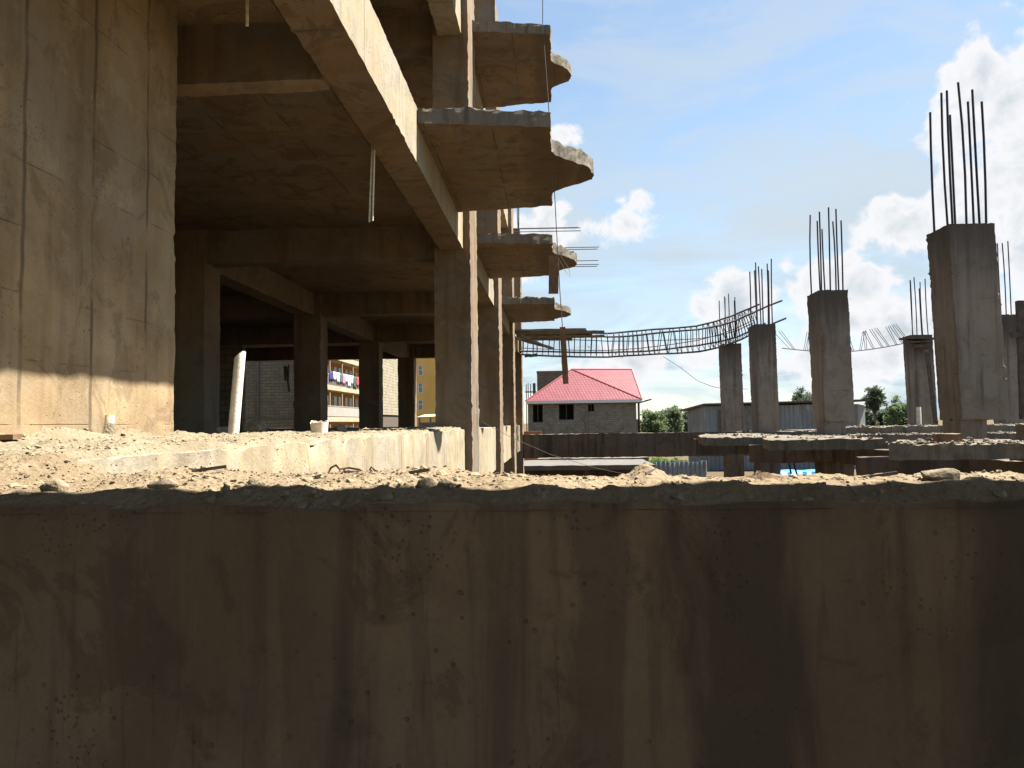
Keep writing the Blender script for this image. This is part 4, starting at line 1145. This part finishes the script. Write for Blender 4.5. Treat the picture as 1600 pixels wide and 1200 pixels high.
def far_left_things():
    # pale stone wall building
    bw = blockwork('pale_stone_blocks', (.26, .23, .165), (.22, .19, .14), (.17, .15, .11), .5, .24, 'xy', .02)
    root = empty('stone_building', (-14, 63, GROUND), 'narrow pale stone building between two dark inner columns', 'building')
    V, Fc = box((-14.6, 57, at(605, 648, 62).z), (-13.6, 70, 9)); mesh('wall', V, Fc, bw, root)
    V, Fc = box((-14.5, 57.1, GROUND), (-13.7, 69.9, at(605, 648, 62).z)); mesh('lower_wall', V, Fc, M['timber_dark'], root)
    # yellow building
    Y = 125
    yl = plain('yellow_plaster', (.56, .35, .10), .8, var=.1, scale=.3); gl = plain('window_glass', (.16, .22, .25), .15, var=.4, scale=2, bump=0, spec=.6)
    xa = at(645, 600, Y).x
    root = empty('yellow_building', (xa + 5, Y + 5, GROUND), 'tall yellow building with a column of small windows', 'building')
    V, Fc = box((xa, Y, GROUND), (xa + 12, Y + 14, 16)); mesh('wall', V, Fc, yl, root)
    wt = plain('window_frame_white', (.6, .6, .58), .6)
    for px in (657, 690):
        for py in (579, 606, 633):
            c = at(px, py, Y); w, h = .36, .82
            V, Fc = merge(box((c.x - w, Y - .05, c.z - h), (c.x - w + .07, Y - .002, c.z + h)), box((c.x + w - .07, Y - .05, c.z - h), (c.x + w, Y - .002, c.z + h)), box((c.x - w + .07, Y - .05, c.z + h - .07), (c.x + w - .07, Y - .002, c.z + h)), box((c.x - w + .07, Y - .05, c.z - h), (c.x + w - .07, Y - .002, c.z - h + .07)), box((c.x - w + .07, Y - .05, c.z + .1), (c.x + w - .07, Y - .002, c.z + .17)))
            wd = mesh('window', V, Fc, wt, root)
            V, Fc = box((c.x - w + .07, Y - .03, c.z - h + .07), (c.x + w - .07, Y - .012, c.z + h - .07)); mesh('pane', V, Fc, gl, wd)
    # lean-to
    Y = 45
    a, b = at(656, 660, Y).x, at(690, 660, Y).x
    root = empty('lean_to', (a + .7, Y, GROUND), 'small lean-to with a cream sheet roof in front of the yellow building', 'shed')
    zt = at(668, 650, Y).z
    V, Fc = box((a, Y, GROUND), (b, Y + 2, at(668, 660, Y).z)); mesh('wall', V, Fc, plain('mauve_grey_wall', (.16, .13, .12), .9), root)
    V = [Vector(p) for p in ((a - .1, Y - .5, zt - .12), (b + .2, Y - .5, zt - .08), (b + .2, Y + 2.2, zt + .1), (a - .1, Y + 2.2, zt + .06))]; V += [v + Vector((0, 0, .06)) for v in V]
    mesh('roof', V, [(0, 3, 2, 1), (4, 5, 6, 7), (0, 1, 5, 4), (1, 2, 6, 5), (2, 3, 7, 6), (3, 0, 4, 7)], plain('cream_sheet', (.32, .27, .18), .6), root)
    V, Fc = merge(*[box((x, Y - .4, GROUND), (x + .09, Y - .31, zt - .1)) for x in (a, (a + b) / 2, b)]); mesh('posts', V, Fc, M['board'], root)
    # added pale post outside the building, standing for an inner column's sunlit side
    p = at(642, 620, 28.6)
    V, Fc = rbox((p.x - .07, 28.5, GROUND), (p.x + .06, 28.7, 2.7), seg=.08, amp=.006, eamp=.01); o = mesh('post', V, Fc, M['beamface'], smooth=40); origin_to(o, (p.x, 28.6, GROUND)); tag(o, 'thin pale post added for the sunlit side of an inner column, left of the yellow building', 'post')
far_left_things()

# ================================================================== TREES
def leaf_mat(name, a, b):
    m, nt, bs = new_mat(name)
    pos = nt.node('ShaderNodeNewGeometry').outputs['Position']
    n = nt.noise(pos, 1.1, 4); n2 = nt.noise(pos, 6, 3)
    c = nt.mix(nt.step(n, .35, .65), a, b)
    c = nt.mix(nt.math('MULTIPLY', nt.step(n2, .4, .7), .5), c, tuple(v * .5 for v in a))
    df = nt.node('ShaderNodeBsdfDiffuse'); tr = nt.node('ShaderNodeBsdfTranslucent'); mx = nt.node('ShaderNodeMixShader')
    nt.put(df.inputs['Color'], c); nt.put(tr.inputs['Color'], c); mx.inputs[0].default_value = .45
    nt.l.new(df.outputs[0], mx.inputs[1]); nt.l.new(tr.outputs[0], mx.inputs[2])
    nt.l.new(mx.outputs[0], [n_ for n_ in nt.n if n_.type == 'OUTPUT_MATERIAL'][0].inputs[0]); nt.n.remove(bs)
    return m
LM = leaf_mat('dull_green_leaves', (.11, .14, .085), (.17, .20, .125))
LM2 = leaf_mat('mid_green_leaves', (.12, .165, .08), (.18, .23, .12))
LM3 = leaf_mat('dark_leaves', (.085, .11, .07), (.13, .155, .10))
BARK = plain('grey_bark', (.12, .095, .07), .9)
def tree(name, px, py_top, py_base, Y, wpx, clumps, mat, label, seed, cat='tree', trunk_frac=.35, leaf=.22, per=170, group=None):
    rnd = random.Random(seed)
    base = at(px, py_base, Y); top = at(px, py_top, Y)
    b = Vector((base.x, Y, GROUND)); H = top.z - GROUND; W = wpx * Y / F
    root = empty(name, b, label, cat, group)
    ct = [b]
    for i in range(1, 5): ct.append(b + Vector((rnd.uniform(-.15, .15), rnd.uniform(-.15, .15), H * .82 * i / 4)))
    parts = [tube(ct, [.16 * H / 8, .13 * H / 8, .10 * H / 8, .06 * H / 8, .02], 7)]
    cl = []
    n_tw = clumps * 7; per = 46
    mid = b + Vector((0, 0, H * (trunk_frac + (1 - trunk_frac) * .48)))
    ext = Vector((W / 2, W / 2, H * (1 - trunk_frac) * .52))
    offn = Vector((seed * 7.3, seed * 2.1, seed))
    ends = []
    while len(ends) < n_tw:
        d = Vector((rnd.gauss(0, 1), rnd.gauss(0, 1), rnd.gauss(0, 1))).normalized()
        lim = .62 + .75 * noise.noise(d * 1.9 + offn) + .35 * noise.noise(d * 4.7 + offn)
        if lim < .12: continue
        q = rnd.random() ** .45
        ends.append(mid + Vector((d.x * ext.x, d.y * ext.y, d.z * ext.z)) * q * min(1.15, lim + .22))
    for k in range(0, n_tw, max(1, n_tw // 26)):
        e = ends[k]; f = min(1, max(.15, (e.z - b.z) / H * .75)); j = min(3, int(f * 4)); st = ct[j].lerp(ct[j + 1], f * 4 - j)
        parts.append(tube([st, (st + e) / 2 + Vector((0, 0, .25)), e], [.045 * H / 8, .028 * H / 8, .008], 5))
    mesh('trunk', *merge(*parts), BARK, root, smooth=60)
    V, Fc = [], []
    sg = W * .035 + .10 * (leaf / .22)
    for c in ends:
        for _ in range(per):
            p = c + Vector((rnd.gauss(0, 1), rnd.gauss(0, 1), rnd.gauss(0, .7))) * sg
            n = Vector((rnd.gauss(0, 1), rnd.gauss(0, 1), rnd.gauss(.4, 1))).normalized(); t = n.orthogonal().normalized()
            t = Matrix.Rotation(rnd.uniform(0, 6.28), 3, n) @ t; s = n.cross(t); L = leaf * rnd.uniform(.5, 1.1)
            o = len(V)
            V += [p - t * L, p + s * L * .42, p + t * L, p - s * L * .42]; Fc.append((o, o + 1, o + 2, o + 3))
    mesh('crown', V, Fc, mat, root)
GT = 'trees behind the site'
tree('tree', 1020, 640, 690, 105, 40, 30, LM2, 'bushy light green tree just right of the red roofed house', 1, trunk_frac=.12, group=GT)
tree('tree', 1050, 631, 690, 110, 40, 30, LM, 'taller feathery green tree just left of the iron shed', 2, trunk_frac=.15, group=GT)
tree('tree', 1072, 642, 690, 115, 30, 20, LM, 'low green tree partly behind the left end of the iron shed', 12, trunk_frac=.12, group=GT)
tree('tree', 1256, 609, 690, 120, 44, 26, LM3, 'dark rounded tree showing above the roof of the iron shed', 3, trunk_frac=.3, group=GT)
tree('tree', 1369, 604, 690, 95, 28, 16, LM3, 'tall slender tree with a small open crown right of the iron shed', 4, trunk_frac=.58, leaf=.2, per=150, group=GT)
tree('tree', 1358, 636, 690, 100, 30, 18, LM3, 'low dark tree at the foot of the tall slender tree', 5, trunk_frac=.1, group=GT)
tree('tree', 1385, 634, 690, 98, 30, 20, LM3, 'middle dark green tree right of the tall slender tree', 13, trunk_frac=.1, group=GT)
tree('tree', 1412, 618, 690, 90, 46, 34, LM2, 'dense bright green tree left of the short bare column', 6, trunk_frac=.1, group=GT)
tree('tree', 1440, 626, 690, 92, 40, 30, LM2, 'green tree hidden behind the short bare column', 7, trunk_frac=.1, group=GT)
tree('bush', 1030, 712, 730, 37, 40, 14, leaf_mat('fresh_green_leaves', (.10, .17, .04), (.16, .24, .07)), 'fresh green bush just above the blue grey fence', 8, cat='bush', trunk_frac=.5, leaf=.06, per=200)
tree('bush', 1062, 714, 730, 38, 34, 12, LM2, 'darker green bush right of the fresh green one by the iron shed', 9, cat='bush', trunk_frac=.5, leaf=.06, per=200)

# ================================================================== SKY
SKY_STR = .05
def world():
    w = bpy.data.worlds.new('World'); scene.world = w; w.use_nodes = True
    nt = NT(w.node_tree); nt.n.clear()
    out = nt.node('ShaderNodeOutputWorld'); bg = nt.node('ShaderNodeBackground'); nt.l.new(bg.outputs[0], out.inputs[0])
    sky = nt.node('ShaderNodeTexSky', sky_type='NISHITA', sun_disc=False)
    sky.sun_elevation = math.asin(SUN_DIR.z); sky.sun_rotation = math.atan2(SUN_DIR.x, SUN_DIR.y)
    sky.air_density = 1.0; sky.dust_density = .3; sky.ozone_density = 1.4
    d = nt.node('ShaderNodeTexCoord').outputs['Generated']
    x, y, z = nt.sep(d)
    az = nt.math('ARCTAN2', x, y); el = nt.math('ARCSINE', z)
    fb = nt.noise(d, 7.5, 9, .56, .25)
    bil = nt.voro(d, 17); bil2 = nt.voro(d, 41)
    fb2 = nt.noise(d, 24.0, 8, .58, .3)
    puff = nt.math('ADD', nt.math('MULTIPLY', nt.math('SUBTRACT', fb, .5), 1.15), nt.math('MULTIPLY', nt.math('SUBTRACT', fb2, .5), .95))
    puff = nt.math('SUBTRACT', puff, nt.math('MULTIPLY', nt.math('SUBTRACT', bil, .4), .16))
    puff = nt.math('SUBTRACT', puff, nt.math('MULTIPLY', nt.math('SUBTRACT', bil2, .4), .14))
    blobs = [(1600, 330, 140, 235, 1.05), (1500, 300, 70, 120, .75), (1410, 350, 70, 60, .85), (1280, 450, 150, 52, 1.0), (1160, 465, 85, 50, .9), (1232, 425, 30, 35, .8), (1420, 500, 150, 60, .9), (1330, 560, 220, 60, .7),
             (960, 355, 90, 38, 1.0), (990, 312, 40, 34, .95), (860, 350, 70, 45, .8), (885, 208, 36, 20, .8), (1000, 570, 200, 50, .75), (820, 460, 80, 60, .5), (1150, 590, 120, 40, .6)]
    dens = None
    for px, py, rx, ry, s in blobs:
        r = ray(px, py).normalized(); a0 = math.atan2(r.x, r.y); e0 = math.asin(r.z)
        ux = nt.math('DIVIDE', nt.math('SUBTRACT', az, a0), rx / F); uy = nt.math('DIVIDE', nt.math('SUBTRACT', el, e0), ry / F)
        q = nt.math('ADD', nt.math('MULTIPLY', ux, ux), nt.math('MULTIPLY', uy, uy))
        g = nt.math('MULTIPLY', nt.math('SUBTRACT', 1.0, q), s)
        dens = g if dens is None else nt.math('SMOOTH_MAX', dens, g, .3)
    dens = nt.math('MAXIMUM', dens, -.9)
    dn = nt.math('ADD', dens, nt.math('MULTIPLY', puff, 2.3))
    dn = nt.math('ADD', dn, .03)
    mask = nt.step(dn, .17, .62)
    core = nt.step(dn, .5, 1.6)
    # thin veil
    veil = nt.noise(nt.comb(nt.math('MULTIPLY', az, 1.6), nt.math('MULTIPLY', el, 6.0), 0.0), 2.2, 6, .6, .6)
    low = nt.step(el, .02, .52, 1.0, 0.0)
    veil_f = nt.math('MULTIPLY', nt.math('ADD', nt.math('MULTIPLY', nt.step(veil, .38, .7), .55), .24), nt.math('ADD', nt.math('MULTIPLY', low, 1.3), .42), clamp=True)
    veil_f = nt.math('MULTIPLY', veil_f, nt.step(y, -.1, .5))
    K = 1.0 / SKY_STR
    CW = (K * .21, K * .21, K * .215); CG = (K * .128, K * .145, K * .158); CV = (K * .125, K * .155, K * .180)
    skyc = nt.mix(1.0, sky.outputs[0], (SKY_T[0], SKY_T[1], SKY_T[2]), 'MULTIPLY')
    c = nt.mix(veil_f, skyc, CV)
    # broad soft bank of bright haze at mid height, and high streaks
    bank = nt.math('MULTIPLY', nt.step(nt.math('ABSOLUTE', nt.math('SUBTRACT', el, nt.math('ADD', .235, nt.math('MULTIPLY', az, .06)))), .015, .15, 1.0, 0.0), nt.step(nt.noise(nt.comb(nt.math('MULTIPLY', az, 2.0), nt.math('MULTIPLY', el, 7.0), 3.0), 1.6, 7, .62, .8), .33, .58))
    high = nt.math('MULTIPLY', nt.step(nt.noise(nt.comb(nt.math('MULTIPLY', az, 3.0), nt.math('MULTIPLY', el, 9.0), 9.0), 1.3, 7, .6, 1.0), .42, .66), .5)
    soft = nt.math('MULTIPLY', nt.math('MAXIMUM', nt.math('MULTIPLY', bank, .85), high), nt.step(y, -.1, .5))
    c = nt.mix(soft, c, (K * .142, K * .163, K * .180))
    cl = nt.mix(core, CW, CG)
    c = nt.mix(mask, c, cl)
    nt.put(bg.inputs['Color'], c); bg.inputs['Strength'].default_value = SKY_STR
SKY_T = (1.0, .985, .92)
world()
sun = bpy.data.lights.new('sun', 'SUN'); sun.energy = 5.0; sun.angle = R(.55); sun.color = (1.0, .945, .84)
so = bpy.data.objects.new('sun', sun); COL.objects.link(so)
so.rotation_euler = SUN_DIR.to_track_quat('Z', 'Y').to_euler(); so.location = (20, 5, 40)

cam = bpy.data.cameras.new('camera'); cam.sensor_width = 36; cam.lens = 36 * F / 1600; cam.clip_start = .05; cam.clip_end = 6000
co = bpy.data.objects.new('camera', cam); COL.objects.link(co); co.matrix_world = CAMM.to_4x4()
scene.camera = co
vs = scene.view_settings
scene.display_settings.display_device = 'sRGB'
vs.view_transform = 'Standard'; vs.look = 'None'; vs.exposure = 2.2; vs.gamma = 1.0; vs.use_curve_mapping = False
scene.cycles.max_bounces = 8; scene.cycles.diffuse_bounces = 5
